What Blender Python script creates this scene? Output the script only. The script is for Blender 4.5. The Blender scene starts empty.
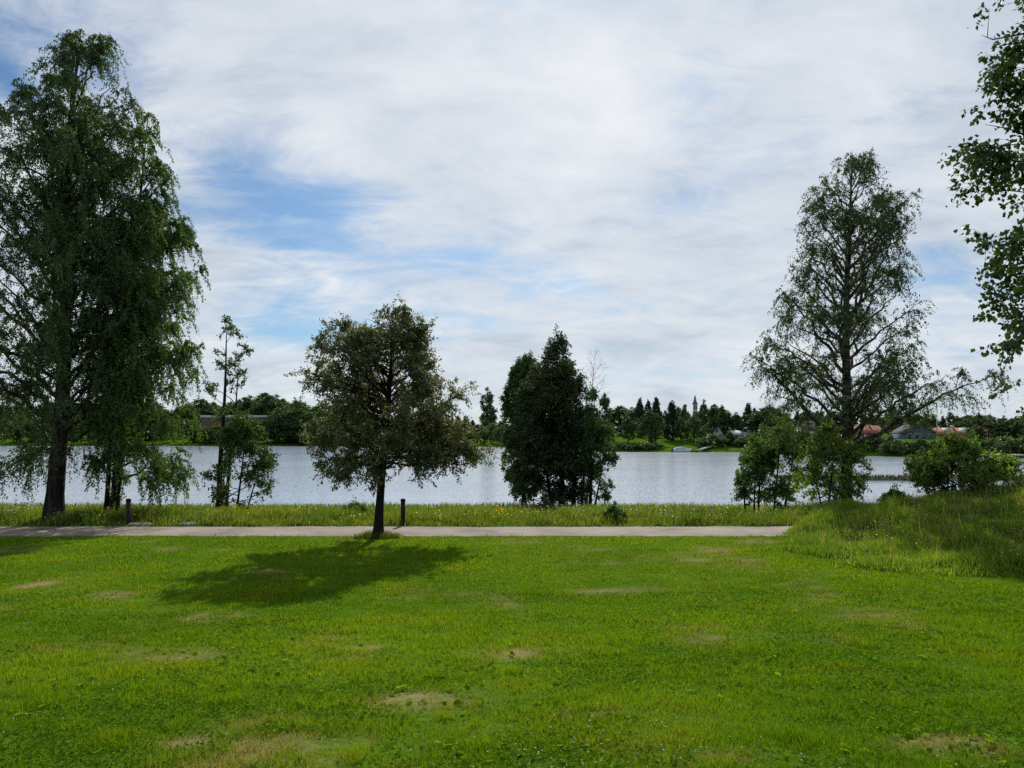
import bpy, math, random
import numpy as np
from mathutils import Vector

SC = bpy.context.scene
COL = SC.collection
RNG = np.random.default_rng(7)
F = 770.0; HY = 437.0            # focal length in pixels, horizon row of the photograph
R = math.radians

# ------------------------------------------------------------------ basics
def at(px, D):                   # world X of a picture column at distance D
    return (px - 512.0) / F * D
def zat(py, D):                  # world Z of a picture row at distance D
    return (HY - py) / F * D

def tag(o, label=None, cat=None, group=None, kind=None):
    if label: o['label'] = label
    if cat: o['category'] = cat
    if group: o['group'] = group
    if kind: o['kind'] = kind
    return o

def empty(name, loc, rz=0.0):
    o = bpy.data.objects.new(name, None); COL.objects.link(o)
    o.empty_display_size = 0.3
    o.location = loc; o.rotation_euler = (0, 0, rz)
    return o

def link_mesh(name, verts, faces_flat, counts, mat=None, parent=None, smooth=False, loc=None, colors=None, mats=None, midx=None):
    me = bpy.data.meshes.new(name)
    verts = np.ascontiguousarray(verts, np.float32)
    me.vertices.add(len(verts)); me.vertices.foreach_set('co', verts.ravel())
    faces_flat = np.ascontiguousarray(faces_flat, np.int32)
    counts = np.ascontiguousarray(counts, np.int32)
    me.loops.add(len(faces_flat)); me.loops.foreach_set('vertex_index', faces_flat)
    me.polygons.add(len(counts))
    starts = np.concatenate([[0], np.cumsum(counts)[:-1]]).astype(np.int32)
    me.polygons.foreach_set('loop_start', starts)
    if smooth: me.polygons.foreach_set('use_smooth', np.ones(len(counts), bool))
    if midx is not None: me.polygons.foreach_set('material_index', np.ascontiguousarray(midx, np.int32))
    me.update(calc_edges=True)
    if colors is not None:
        a = me.attributes.new('tint', 'FLOAT_COLOR', 'POINT')
        c = np.ones((len(verts), 4), np.float32); c[:, :3] = colors
        a.data.foreach_set('color', c.ravel())
    for m in (mats or [mat]):
        if m: me.materials.append(m)
    o = bpy.data.objects.new(name, me); COL.objects.link(o)
    if parent: o.parent = parent
    if loc is not None: o.location = loc
    return o

# vectorised value noise
_T = np.random.default_rng(99).random((64, 64, 64)).astype(np.float32)
def vnoise(p):
    p = np.asarray(p, float)
    i = np.floor(p).astype(int); f = p - i; f = f * f * (3 - 2 * f)
    o = 0
    for dx in (0, 1):
        for dy in (0, 1):
            for dz in (0, 1):
                w = (f[..., 0] if dx else 1 - f[..., 0]) * (f[..., 1] if dy else 1 - f[..., 1]) * (f[..., 2] if dz else 1 - f[..., 2])
                o = o + w * _T[(i[..., 0] + dx) % 64, (i[..., 1] + dy) % 64, (i[..., 2] + dz) % 64]
    return o                       # 0..1
def fbm2(x, y, s, seed=0.0, oct=3):
    v = 0; a = 0.5; t = 0
    for k in range(oct):
        v = v + a * vnoise(np.stack([x * s + 11.3 * k + seed, y * s + 5.1 * k, np.full_like(x, seed * 3.7 + 2.2 * k)], -1)); t += a
        a *= 0.5; s *= 2.03
    return v / t

# ------------------------------------------------------------------ materials
def mat(name):
    m = bpy.data.materials.new(name); m.use_nodes = True
    nt = m.node_tree; nt.nodes.clear()
    out = nt.nodes.new('ShaderNodeOutputMaterial')
    return m, nt, out
def nd(nt, t, **kw):
    n = nt.nodes.new(t)
    for k, v in kw.items():
        if k in n.inputs.keys(): n.inputs[k].default_value = v
        else: setattr(n, k, v)
    return n
def ramp(nt, stops, src=None, interp='LINEAR'):
    n = nt.nodes.new('ShaderNodeValToRGB'); cr = n.color_ramp; cr.interpolation = interp
    while len(cr.elements) < len(stops): cr.elements.new(0.5)
    for e, (p, c) in zip(cr.elements, stops):
        e.position = p; e.color = (*c, 1) if len(c) == 3 else c
    if src is not None: nt.links.new(src, n.inputs[0])
    return n

def leaf_mat(name, stops, trans=0.42, gloss=0.025, trans_tint=(1.25, 1.15, 0.45)):
    m, nt, out = mat(name); L = nt.links.new
    g = nd(nt, 'ShaderNodeNewGeometry')
    cr = ramp(nt, stops, g.outputs['Random Per Island'])
    tc = nd(nt, 'ShaderNodeTexCoord')
    nz = nd(nt, 'ShaderNodeTexNoise', Scale=0.55, Detail=2.0)
    L(tc.outputs['Object'], nz.inputs['Vector'])
    mr = nd(nt, 'ShaderNodeMapRange'); mr.inputs[1].default_value = 0.3; mr.inputs[2].default_value = 0.7; mr.inputs[3].default_value = 0.7; mr.inputs[4].default_value = 1.3
    L(nz.outputs['Fac'], mr.inputs[0])
    mul = nd(nt, 'ShaderNodeVectorMath', operation='SCALE')
    L(cr.outputs[0], mul.inputs[0]); L(mr.outputs[0], mul.inputs['Scale'])
    d = nd(nt, 'ShaderNodeBsdfDiffuse'); L(mul.outputs[0], d.inputs[0])
    tm = nd(nt, 'ShaderNodeVectorMath', operation='MULTIPLY'); tm.inputs[1].default_value = trans_tint
    L(mul.outputs[0], tm.inputs[0])
    t = nd(nt, 'ShaderNodeBsdfTranslucent'); L(tm.outputs[0], t.inputs[0])
    mx = nd(nt, 'ShaderNodeMixShader'); mx.inputs[0].default_value = trans
    L(d.outputs[0], mx.inputs[1]); L(t.outputs[0], mx.inputs[2])
    gl = nd(nt, 'ShaderNodeBsdfGlossy', Roughness=0.42); gl.inputs[0].default_value = (0.8, 0.85, 0.8, 1)
    m2 = nd(nt, 'ShaderNodeMixShader'); m2.inputs[0].default_value = gloss
    L(mx.outputs[0], m2.inputs[1]); L(gl.outputs[0], m2.inputs[2]); L(m2.outputs[0], out.inputs[0])
    return m

def tint_mat(name, trans=0.4, gloss=0.04, tt=(1.2, 1.15, 0.5)):    # colour from the mesh's own 'tint' attribute (kind of plant, dryness)
    m, nt, out = mat(name); L = nt.links.new
    a = nd(nt, 'ShaderNodeAttribute', attribute_name='tint')
    d = nd(nt, 'ShaderNodeBsdfDiffuse'); L(a.outputs['Color'], d.inputs[0])
    tm = nd(nt, 'ShaderNodeVectorMath', operation='MULTIPLY'); tm.inputs[1].default_value = tt
    L(a.outputs['Color'], tm.inputs[0])
    t = nd(nt, 'ShaderNodeBsdfTranslucent'); L(tm.outputs[0], t.inputs[0])
    mx = nd(nt, 'ShaderNodeMixShader'); mx.inputs[0].default_value = trans
    L(d.outputs[0], mx.inputs[1]); L(t.outputs[0], mx.inputs[2])
    gl = nd(nt, 'ShaderNodeBsdfGlossy', Roughness=0.45)
    gl.inputs[0].default_value = (0.8, 0.85, 0.75, 1)
    m2 = nd(nt, 'ShaderNodeMixShader'); m2.inputs[0].default_value = gloss
    L(mx.outputs[0], m2.inputs[1]); L(gl.outputs[0], m2.inputs[2]); L(m2.outputs[0], out.inputs[0])
    return m

def noisy_mat(name, c1, c2, scale=4.0, rough=0.8, bump=0.2, detail=6.0, stretch=(1, 1, 1), metal=0.0):
    m, nt, out = mat(name); L = nt.links.new
    tc = nd(nt, 'ShaderNodeTexCoord'); mp = nd(nt, 'ShaderNodeMapping'); mp.inputs['Scale'].default_value = stretch
    L(tc.outputs['Object'], mp.inputs[0])
    nz = nd(nt, 'ShaderNodeTexNoise', Scale=scale, Detail=detail, Roughness=0.65); L(mp.outputs[0], nz.inputs['Vector'])
    cr = ramp(nt, [(0.32, c1), (0.68, c2)], nz.outputs['Fac'])
    p = nd(nt, 'ShaderNodeBsdfPrincipled', Roughness=rough, Metallic=metal); p.inputs['Specular IOR Level'].default_value = 0.03; L(cr.outputs[0], p.inputs['Base Color'])
    b = nd(nt, 'ShaderNodeBump', Strength=bump, Distance=0.05); L(nz.outputs['Fac'], b.inputs['Height']); L(b.outputs[0], p.inputs['Normal'])
    L(p.outputs[0], out.inputs[0])
    return m

def birch_bark():
    m, nt, out = mat('birch_bark'); L = nt.links.new
    tc = nd(nt, 'ShaderNodeTexCoord'); mp = nd(nt, 'ShaderNodeMapping'); mp.inputs['Scale'].default_value = (2.2, 2.2, 5.5)
    L(tc.outputs['Object'], mp.inputs[0])
    nz = nd(nt, 'ShaderNodeTexNoise', Scale=1.3, Detail=7.0, Roughness=0.7); L(mp.outputs[0], nz.inputs['Vector'])
    mp2 = nd(nt, 'ShaderNodeMapping'); mp2.inputs['Scale'].default_value = (5, 5, 0.7); L(tc.outputs['Object'], mp2.inputs[0])
    n2 = nd(nt, 'ShaderNodeTexNoise', Scale=1.6, Detail=5.0); L(mp2.outputs[0], n2.inputs['Vector'])
    cr = ramp(nt, [(0.42, (0.018, 0.016, 0.015)), (0.54, (0.06, 0.056, 0.05)), (0.66, (0.22, 0.21, 0.20))], nz.outputs['Fac'])
    cr2 = ramp(nt, [(0.40, (0.008, 0.0075, 0.007)), (0.70, (0.04, 0.037, 0.034))], n2.outputs['Fac'])
    sx = nd(nt, 'ShaderNodeSeparateXYZ'); L(tc.outputs['Object'], sx.inputs[0])
    mr = nd(nt, 'ShaderNodeMapRange'); mr.inputs[1].default_value = 1.2; mr.inputs[2].default_value = 4.5
    L(sx.outputs[2], mr.inputs[0])          # old birches: black furrowed foot, pale bark higher up
    mx = nd(nt, 'ShaderNodeMixRGB'); L(mr.outputs[0], mx.inputs[0]); L(cr2.outputs[0], mx.inputs[1]); L(cr.outputs[0], mx.inputs[2])
    p = nd(nt, 'ShaderNodeBsdfPrincipled', Roughness=0.9); p.inputs['Specular IOR Level'].default_value = 0.05; L(mx.outputs[0], p.inputs['Base Color'])
    b = nd(nt, 'ShaderNodeBump', Strength=0.6, Distance=0.04); L(n2.outputs['Fac'], b.inputs['Height']); L(b.outputs[0], p.inputs['Normal'])
    L(p.outputs[0], out.inputs[0])
    return m

M = {}
M['birch_bark'] = birch_bark()
M['bark'] = noisy_mat('dark_bark', (0.009, 0.008, 0.007), (0.03, 0.026, 0.022), 6, 0.9, 0.7, stretch=(3, 3, 0.6))
M['dead_wood'] = noisy_mat('dead_wood', (0.10, 0.09, 0.08), (0.2, 0.18, 0.16), 6, 0.9, 0.3, stretch=(3, 3, 0.6))
M['birch_leaf'] = leaf_mat('birch_leaf', [(0.0, (0.030, 0.062, 0.020)), (0.6, (0.045, 0.088, 0.028)), (1.0, (0.07, 0.115, 0.035))], trans=0.36)
M['weep_leaf'] = leaf_mat('weeping_birch_leaf', [(0.0, (0.042, 0.086, 0.022)), (0.6, (0.062, 0.12, 0.03)), (1.0, (0.09, 0.155, 0.038))], trans=0.44)
M['thin_leaf'] = leaf_mat('old_birch_leaf', [(0.0, (0.030, 0.055, 0.022)), (0.6, (0.042, 0.075, 0.028)), (1.0, (0.065, 0.10, 0.035))], trans=0.34)
M['rowan_leaf'] = leaf_mat('ornamental_leaf', [(0.0, (0.045, 0.080, 0.030)), (0.62, (0.068, 0.108, 0.040)), (0.74, (0.115, 0.12, 0.06)), (0.88, (0.19, 0.165, 0.11)), (1.0, (0.28, 0.22, 0.165))], trans=0.5, trans_tint=(1.15, 1.05, 0.6))
M['dark_leaf'] = leaf_mat('dark_leaf', [(0.0, (0.018, 0.032, 0.016)), (0.7, (0.032, 0.054, 0.022)), (1.0, (0.065, 0.09, 0.035))], trans=0.28)
M['fresh_leaf'] = leaf_mat('fresh_leaf', [(0.0, (0.045, 0.095, 0.022)), (0.6, (0.065, 0.13, 0.03)), (1.0, (0.10, 0.17, 0.04))], trans=0.4)
M['bright_leaf'] = leaf_mat('bright_leaf', [(0.0, (0.07, 0.13, 0.024)), (0.6, (0.10, 0.18, 0.034)), (1.0, (0.16, 0.24, 0.045))], trans=0.58)
M['alder_leaf'] = leaf_mat('alder_leaf', [(0.0, (0.028, 0.058, 0.018)), (0.6, (0.042, 0.085, 0.025)), (1.0, (0.075, 0.125, 0.035))], trans=0.36)
M['maple_leaf'] = leaf_mat('maple_leaf', [(0.0, (0.025, 0.05, 0.016)), (0.6, (0.036, 0.068, 0.02)), (1.0, (0.06, 0.10, 0.03))], trans=0.26)
M['far_green'] = leaf_mat('far_deciduous_leaf', [(0.0, (0.03, 0.058, 0.022)), (0.6, (0.042, 0.078, 0.028)), (1.0, (0.06, 0.10, 0.035))], trans=0.25)
M['far_pale'] = leaf_mat('far_pale_leaf', [(0.0, (0.045, 0.08, 0.028)), (0.6, (0.06, 0.10, 0.036)), (1.0, (0.08, 0.125, 0.045))], trans=0.28)
M['far_dark'] = leaf_mat('far_needle', [(0.0, (0.014, 0.030, 0.018)), (0.6, (0.022, 0.042, 0.024)), (1.0, (0.034, 0.058, 0.03))], trans=0.12)
M['lawn_blade'] = tint_mat('lawn_blade', 0.45, 0.0, (1.25, 1.15, 0.4))
M['long_blade'] = tint_mat('long_blade', 0.45, 0.015)
M['petal'] = tint_mat('petal', 0.45, 0.0, (1.0, 1.0, 1.0))

# ------------------------------------------------------------------ terrain
SHX = np.array([-1500, -600, -266, -108, -36, -5, 20, 33, 74, 83, 92, 118, 200, 400, 1500], float)
SHY = np.array([480, 425, 402, 394, 385, 352, 270, 238, 230, 192, 178, 170, 160, 150, 150], float)
def shore(X): return np.interp(X, SHX, SHY)
BKY = np.array([-100, 29.5, 32.5, 36, 42, 48, 52, 60, 80, 100], float)
BKZ = np.array([0, 0, -0.10, -0.40, -0.85, -1.12, -1.45, -2.6, -4.2, -4.7], float)
def mound_in(X, Y):               # metres inside the ragged outline of the uncut rise, negative outside
    X = np.asarray(X, float); Y = np.asarray(Y, float)
    a = X - 8.3 - 0.40 * np.clip(Y - 23, 0, 8) + (fbm2(X, Y, 0.5, 3.0) - 0.5) * 1.4
    b = Y - 17.5 - 0.25 * np.clip(13 - X, 0, 5) + (fbm2(X, Y, 0.45, 6.0) - 0.5) * 1.2
    r = 2.0
    m = np.where((a < r) & (b < r), r - np.hypot(np.minimum(a - r, 0), np.minimum(b - r, 0)), np.minimum(a, b))
    return np.minimum(m, 34.5 - Y)
def mound(X, Y):                  # height of the rise
    X = np.asarray(X, float); Y = np.asarray(Y, float)
    sm = lambda t: np.clip(t, 0, 1) ** 2 * (3 - 2 * np.clip(t, 0, 1))
    return 1.25 * np.clip((X - 9.8) / 7.5, 0, 1.15) * sm((X - 9.4) / 3) * sm((Y - 17.4) / 5.5) * sm((35 - Y) / 9)
def gz(X, Y):
    X = np.asarray(X, float); Y = np.asarray(Y, float)
    s = 14.5 - Y
    z = -3.3 + 0.105 * (s + np.sqrt(s * s + 6)) / 2
    und = (fbm2(X, Y, 0.16, 1.0) - 0.5) * 0.16 * np.clip((25 - Y) / 6, 0, 1) * np.clip((Y + 20) / 10, 0, 1)
    z = z + und
    wig = (fbm2(X, Y * 0, 0.06, 8.0) - 0.5) * 3
    z = z + np.interp(Y + wig * np.clip((Y - 31) / 6, 0, 1), BKY, BKZ)
    z = z + mound(X, Y)
    d = Y - shore(X) - (fbm2(X, Y, 0.03, 5.0) - 0.5) * 10
    up = np.where(d < 0, -4.6 + d * 0.25, -4.6 + 0.5 * np.clip(d / 2, 0, 1) + np.clip(d, 0, 40) * 0.085 + np.clip(d - 40, 0, 300) * 0.018)
    far = np.clip((Y - 100) / 10, 0, 1)
    return np.where(Y > 100, np.maximum(np.maximum(up, -8), np.where(Y < 110, -8, -8)), z)

def axis(parts):
    out = [parts[0][0]]
    for a, b, st in parts:
        n = max(1, int(round((b - a) / st))); out += list(a + (b - a) * np.arange(1, n + 1) / n)
    return np.array(out)
xs = axis([(-1400, -400, 100), (-400, -40, 6), (-40, 40, 0.5), (40, 260, 5), (260, 1400, 90)])
ys = axis([(-60, -6, 3), (-6, 40, 0.4), (40, 60, 1), (60, 145, 8), (145, 445, 4), (445, 600, 30), (600, 1500, 150)])
GX, GY = np.meshgrid(xs, ys)
GZ = gz(GX, GY)
def grid_faces(ny, nx):
    i = np.arange(ny - 1)[:, None] * nx + np.arange(nx - 1)[None, :]
    return np.stack([i, i + 1, i + nx + 1, i + nx], -1).reshape(-1, 4)
fq = grid_faces(len(ys), len(xs))

def ground_mat():
    m, nt, out = mat('turf_soil'); L = nt.links.new
    tc = nd(nt, 'ShaderNodeTexCoord')
    n1 = nd(nt, 'ShaderNodeTexNoise', Scale=0.35, Detail=5.0, Roughness=0.6); L(tc.outputs['Object'], n1.inputs['Vector'])
    n2 = nd(nt, 'ShaderNodeTexNoise', Scale=14.0, Detail=8.0, Roughness=0.75); L(tc.outputs['Object'], n2.inputs['Vector'])
    c1 = ramp(nt, [(0.3, (0.034, 0.078, 0.008)), (0.55, (0.055, 0.112, 0.010)), (0.75, (0.09, 0.13, 0.016))], n1.outputs['Fac'])
    c2 = ramp(nt, [(0.3, (0.35, 0.35, 0.35)), (0.62, (1.1, 1.1, 1.1)), (0.8, (1.5, 1.45, 1.2))], n2.outputs['Fac'])
    mx = nd(nt, 'ShaderNodeMixRGB', blend_type='MULTIPLY'); mx.inputs[0].default_value = 1
    L(c1.outputs[0], mx.inputs[1]); L(c2.outputs[0], mx.inputs[2])
    p = nd(nt, 'ShaderNodeBsdfPrincipled', Roughness=1.0); p.inputs['Specular IOR Level'].default_value = 0.0
    at_ = nd(nt, 'ShaderNodeAttribute', attribute_name='tint')
    dry = nd(nt, 'ShaderNodeMixRGB'); L(at_.outputs['Fac'], dry.inputs[0]); L(mx.outputs[0], dry.inputs[1])
    dc = ramp(nt, [(0.3, (0.10, 0.08, 0.035)), (0.7, (0.24, 0.19, 0.10))], n2.outputs['Fac']); L(dc.outputs[0], dry.inputs[2])
    L(dry.outputs[0], p.inputs['Base Color'])
    b = nd(nt, 'ShaderNodeBump', Strength=0.5, Distance=0.04); L(n2.outputs['Fac'], b.inputs['Height']); L(b.outputs[0], p.inputs['Normal'])
    L(p.outputs[0], out.inputs[0])
    return m

# worn dry spots in the lawn: world centre, half sizes
def lawnD(py):                    # distance at which the sloping lawn meets a picture row
    D = 10.0
    for _ in range(30):
        D = -float(gz(0.0, D)) * F / (py - HY)
    return D
DRY = []
for px, py, wx, wy, st in [(425, 699, 60, 8, 1.3), (335, 748, 36, 11, 1.3), (530, 655, 22, 5, 1.0), (42, 585, 24, 5, .7), (703, 638, 14, 4, .6), (318, 640, 18, 6, .7), (600, 714, 40, 4, .5), (710, 722, 24, 3, .5),
                       (365, 650, 26, 8, .4), (15, 682, 14, 4, .6), (215, 618, 44, 7, .35), (735, 760, 40, 6, .4), (180, 742, 28, 5, .35), (960, 750, 70, 16, .45), (640, 590, 40, 4, .3)]:
    D = lawnD(py); DRY.append((at(px, D), D, wx / F * D, (lawnD(py - wy) - lawnD(py + wy)) / 2, st))
def dryness(X, Y):
    v = np.zeros_like(X)
    wx_ = (fbm2(X, Y, 1.1, 14.0, 3) - .5) * 1.2; wy_ = (fbm2(X, Y, 1.1, 24.0, 3) - .5) * 1.2
    for cx, cy, rx, ry, st in DRY:
        d = ((X - cx + wx_ * min(rx, 1)) / rx) ** 2 + ((Y - cy + wy_ * min(ry, 1)) / ry) ** 2
        v = np.maximum(v, st * np.clip(1.4 - d, 0, 1))
    n = fbm2(X, Y, 3.1, 4.0, 4)
    bg = np.clip((fbm2(X, Y, 0.5, 9.0, 3) - 0.60) * 4, 0, 0.55)
    return np.clip((v * 1.2 + bg) * np.clip((n - 0.33) * 4.5, 0, 1.2), 0, 1)

gd = dryness(GX, GY) * ((GY < 25) & (GY > -6))
fine = gd.ravel()
g = link_mesh('ground', np.stack([GX, GY, GZ], -1).reshape(-1, 3), fq.ravel(), np.full(len(fq), 4), ground_mat(), smooth=True, colors=np.repeat(fine[:, None], 3, 1))
tag(g, kind='structure')

# path: a sheet a few millimetres above the ground with ragged edges
px_ = np.arange(-70, 10.9, 0.2)
e0 = 25.45 + (fbm2(px_, px_ * 0, 0.5, 2.0) - 0.5) * 0.35 + (fbm2(px_, px_ * 0, 3.0, 2.5) - 0.5) * 0.22
e1 = 28.25 + (fbm2(px_, px_ * 0, 0.4, 6.0) - 0.5) * 0.45 + (fbm2(px_, px_ * 0, 3.0, 7.5) - 0.5) * 0.16
tt = np.linspace(0, 1, 9)
PX = np.repeat(px_[:, None], 9, 1); PY = e0[:, None] * (1 - tt) + e1[:, None] * tt
PZ = gz(PX, PY) + 0.008 + 0.03 * np.sin(tt * math.pi)[None, :]
fp = grid_faces(len(px_), 9)[:, ::-1]
def path_mat():
    m, nt, out = mat('gravel_path'); L = nt.links.new
    tc = nd(nt, 'ShaderNodeTexCoord')
    n1 = nd(nt, 'ShaderNodeTexNoise', Scale=0.8, Detail=6.0); L(tc.outputs['Object'], n1.inputs['Vector'])
    n2 = nd(nt, 'ShaderNodeTexNoise', Scale=40.0, Detail=6.0, Roughness=0.8); L(tc.outputs['Object'], n2.inputs['Vector'])
    c = ramp(nt, [(0.3, (0.105, 0.09, 0.076)), (0.5, (0.17, 0.147, 0.125)), (0.7, (0.215, 0.185, 0.16))], n1.outputs['Fac'])
    c2 = ramp(nt, [(0.3, (0.6, 0.6, 0.6)), (0.7, (1.25, 1.22, 1.2))], n2.outputs['Fac'])
    mx = nd(nt, 'ShaderNodeMixRGB', blend_type='MULTIPLY'); mx.inputs[0].default_value = 1
    L(c.outputs[0], mx.inputs[1]); L(c2.outputs[0], mx.inputs[2])
    p = nd(nt, 'ShaderNodeBsdfPrincipled', Roughness=0.95); p.inputs['Specular IOR Level'].default_value = 0.15
    L(mx.outputs[0], p.inputs['Base Color'])
    b = nd(nt, 'ShaderNodeBump', Strength=0.5, Distance=0.02); L(n2.outputs['Fac'], b.inputs['Height']); L(b.outputs[0], p.inputs['Normal'])
    L(p.outputs[0], out.inputs[0]); return m
tag(link_mesh('path', np.stack([PX, PY, PZ], -1).reshape(-1, 3), fp.ravel(), np.full(len(fp), 4), path_mat(), smooth=True), kind='structure')

# water
def water_mat():
    m, nt, out = mat('river_water'); L = nt.links.new
    tc = nd(nt, 'ShaderNodeTexCoord'); mp = nd(nt, 'ShaderNodeMapping'); mp.inputs['Scale'].default_value = (1.0, 1.25, 1.0)
    L(tc.outputs['Object'], mp.inputs[0])
    n1 = nd(nt, 'ShaderNodeTexNoise', Scale=6.5, Detail=3.0, Roughness=0.6); L(mp.outputs[0], n1.inputs['Vector'])
    mp2 = nd(nt, 'ShaderNodeMapping'); mp2.inputs['Scale'].default_value = (0.35, 1.0, 1.0); L(tc.outputs['Object'], mp2.inputs[0])
    n2 = nd(nt, 'ShaderNodeTexNoise', Scale=0.05, Detail=4.0, Roughness=0.6); L(mp2.outputs[0], n2.inputs['Vector'])
    gust = nd(nt, 'ShaderNodeMapRange'); gust.inputs[1].default_value = 0.35; gust.inputs[2].default_value = 0.65; gust.inputs[3].default_value = 0.15; gust.inputs[4].default_value = 0.60
    L(n2.outputs['Fac'], gust.inputs[0])
    sub = nd(nt, 'ShaderNodeVectorMath', operation='SUBTRACT'); L(n1.outputs['Color'], sub.inputs[0]); sub.inputs[1].default_value = (0.5, 0.5, 0.5)
    flat = nd(nt, 'ShaderNodeVectorMath', operation='MULTIPLY'); L(sub.outputs[0], flat.inputs[0]); flat.inputs[1].default_value = (1, 1, 0)
    sc = nd(nt, 'ShaderNodeVectorMath', operation='SCALE'); L(flat.outputs[0], sc.inputs[0]); L(gust.outputs[0], sc.inputs['Scale'])
    n3 = nd(nt, 'ShaderNodeTexNoise', Scale=1.7, Detail=2.0); L(mp.outputs[0], n3.inputs['Vector'])
    crest = nd(nt, 'ShaderNodeMapRange'); crest.inputs[1].default_value = 0.69; crest.inputs[2].default_value = 0.78; crest.inputs[3].default_value = 0.0; crest.inputs[4].default_value = -0.34
    L(n3.outputs['Fac'], crest.inputs[0])          # the steep near faces of a few wavelets
    cy = nd(nt, 'ShaderNodeCombineXYZ'); cy.inputs[2].default_value = 1.0; L(crest.outputs[0], cy.inputs[1])
    ad = nd(nt, 'ShaderNodeVectorMath', operation='ADD'); L(sc.outputs[0], ad.inputs[0]); L(cy.outputs[0], ad.inputs[1])
    no = nd(nt, 'ShaderNodeVectorMath', operation='NORMALIZE'); L(ad.outputs[0], no.inputs[0])
    p = nd(nt, 'ShaderNodeBsdfPrincipled', Roughness=0.14, IOR=1.33); p.inputs['Base Color'].default_value = (0.20, 0.245, 0.31, 1)
    L(no.outputs[0], p.inputs['Normal']); L(p.outputs[0], out.inputs[0]); return m
wx = axis([(-1390, -100, 60), (-100, 150, 10), (150, 1390, 60)]); wy = axis([(44, 120, 4), (120, 500, 20), (500, 900, 100)])
WX, WY = np.meshgrid(wx, wy); fw = grid_faces(len(wy), len(wx))
tag(link_mesh('water', np.stack([WX, WY, np.full_like(WX, -4.6)], -1).reshape(-1, 3), fw.ravel(), np.full(len(fw), 4), water_mat(), smooth=True), kind='structure')

# ------------------------------------------------------------------ grass
def blades(X, Y, h, w, lean, tint, seg2=True, z=None, wind=0.0):
    n = len(X); rng = RNG
    if z is None: z = gz(X, Y) - 0.01
    a = rng.random(n) * 2 * math.pi
    side = np.stack([np.cos(a), np.sin(a), np.zeros(n)], 1)
    b = rng.random(n) * 2 * math.pi
    ln = np.stack([np.cos(b) + wind, np.sin(b), np.zeros(n)], 1) * (lean * rng.random(n))[:, None] * h[:, None]
    P = np.stack([X, Y, z], 1)
    up = np.array([0, 0, 1.0])
    if seg2:
        mid = P + up * (h * 0.55)[:, None] + ln * 0.35
        tip = P + up * (h * np.sqrt(np.clip(1 - (lean * 0.5) ** 2, .3, 1)))[:, None] + ln
        hw = (w / 2)[:, None]
        V = np.stack([P - side * hw, P + side * hw, mid + side * hw * .8, mid - side * hw * .8, tip], 1).reshape(-1, 3)
        i = np.arange(n) * 5
        fl = np.stack([i, i + 1, i + 2, i + 3, i + 3, i + 2, i + 4], 1).ravel()
        cnt = np.tile([4, 3], n); k = 5
    else:
        tip = P + up * h[:, None] + ln; hw = (w / 2)[:, None]
        V = np.stack([P - side * hw, P + side * hw, tip], 1).reshape(-1, 3)
        fl = np.arange(n * 3); cnt = np.full(n, 3); k = 3
    return V, fl, cnt, np.repeat(tint, k, 0)

# --- mown lawn: density falls off with distance, every blade of its own
n = 820000
u = RNG.random(n); D = 3.6 * (25.6 / 3.6) ** u
X = (RNG.random(n) * 2 - 1) * (0.70 * D + 1.2)
Y = D
keep = mound_in(X, Y) < 0.05
e = 25.45 + (fbm2(X, X * 0, 0.5, 2.0) - 0.5) * 0.35 + (fbm2(X, X * 0, 3.0, 2.5) - 0.5) * 0.22
keep &= Y < e + 0.04 + 0.16 * RNG.random(n) ** 3
dr = dryness(X, Y)
keep &= RNG.random(n) > dr * 0.9
X, Y, D, dr = X[keep], Y[keep], D[keep], dr[keep]; n = len(X)
tuft = fbm2(X, Y, 2.2, 1.5, 3); patch = fbm2(X, Y, 0.33, 12.0, 3)
big_t = np.clip((fbm2(X, Y, 3.6, 77.0, 2) - 0.66) * 8, 0, 1)
h = (0.022 + 0.05 * np.clip((tuft - 0.3) * 2.4, 0, 1) + 0.05 * big_t) * (0.5 + 1.0 * RNG.random(n)) * (1 - 0.4 * dr)
w = np.maximum(0.004, 0.75 / F * D) * (0.7 + 0.6 * RNG.random(n))
c_a = np.array([0.068, 0.150, 0.006]); c_b = np.array([0.128, 0.215, 0.009]); c_c = np.array([0.17, 0.20, 0.016]); c_d = np.array([0.19, 0.14, 0.065])
f1 = np.clip((patch - 0.35) * 3.0 + (RNG.random(n) - 0.5) * 0.6, 0, 1)[:, None]
f2 = np.clip((fbm2(X, Y, 0.8, 21.0, 3) - 0.52) * 4 + (RNG.random(n) - 0.5) * 0.5, 0, 1)[:, None]
tint = c_a * (1 - f1) + c_b * f1; tint = tint * (1 - 0.5 * f2) + c_c * 0.5 * f2
df = np.clip(dr * 1.25 + (RNG.random(n) < 0.04) * 0.7, 0, 1)[:, None]
tint = (tint * (1 - df) + c_d * df) * (0.55 + 0.9 * RNG.random((n, 1)))
V, fl, cnt, tn = blades(X, Y, h, w, 0.9, tint, seg2=False)
tag(link_mesh('lawn_grass', V, fl, cnt, M['lawn_blade'], colors=tn), 'short mown lawn grass with dry worn spots', 'grass', kind='stuff')

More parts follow.
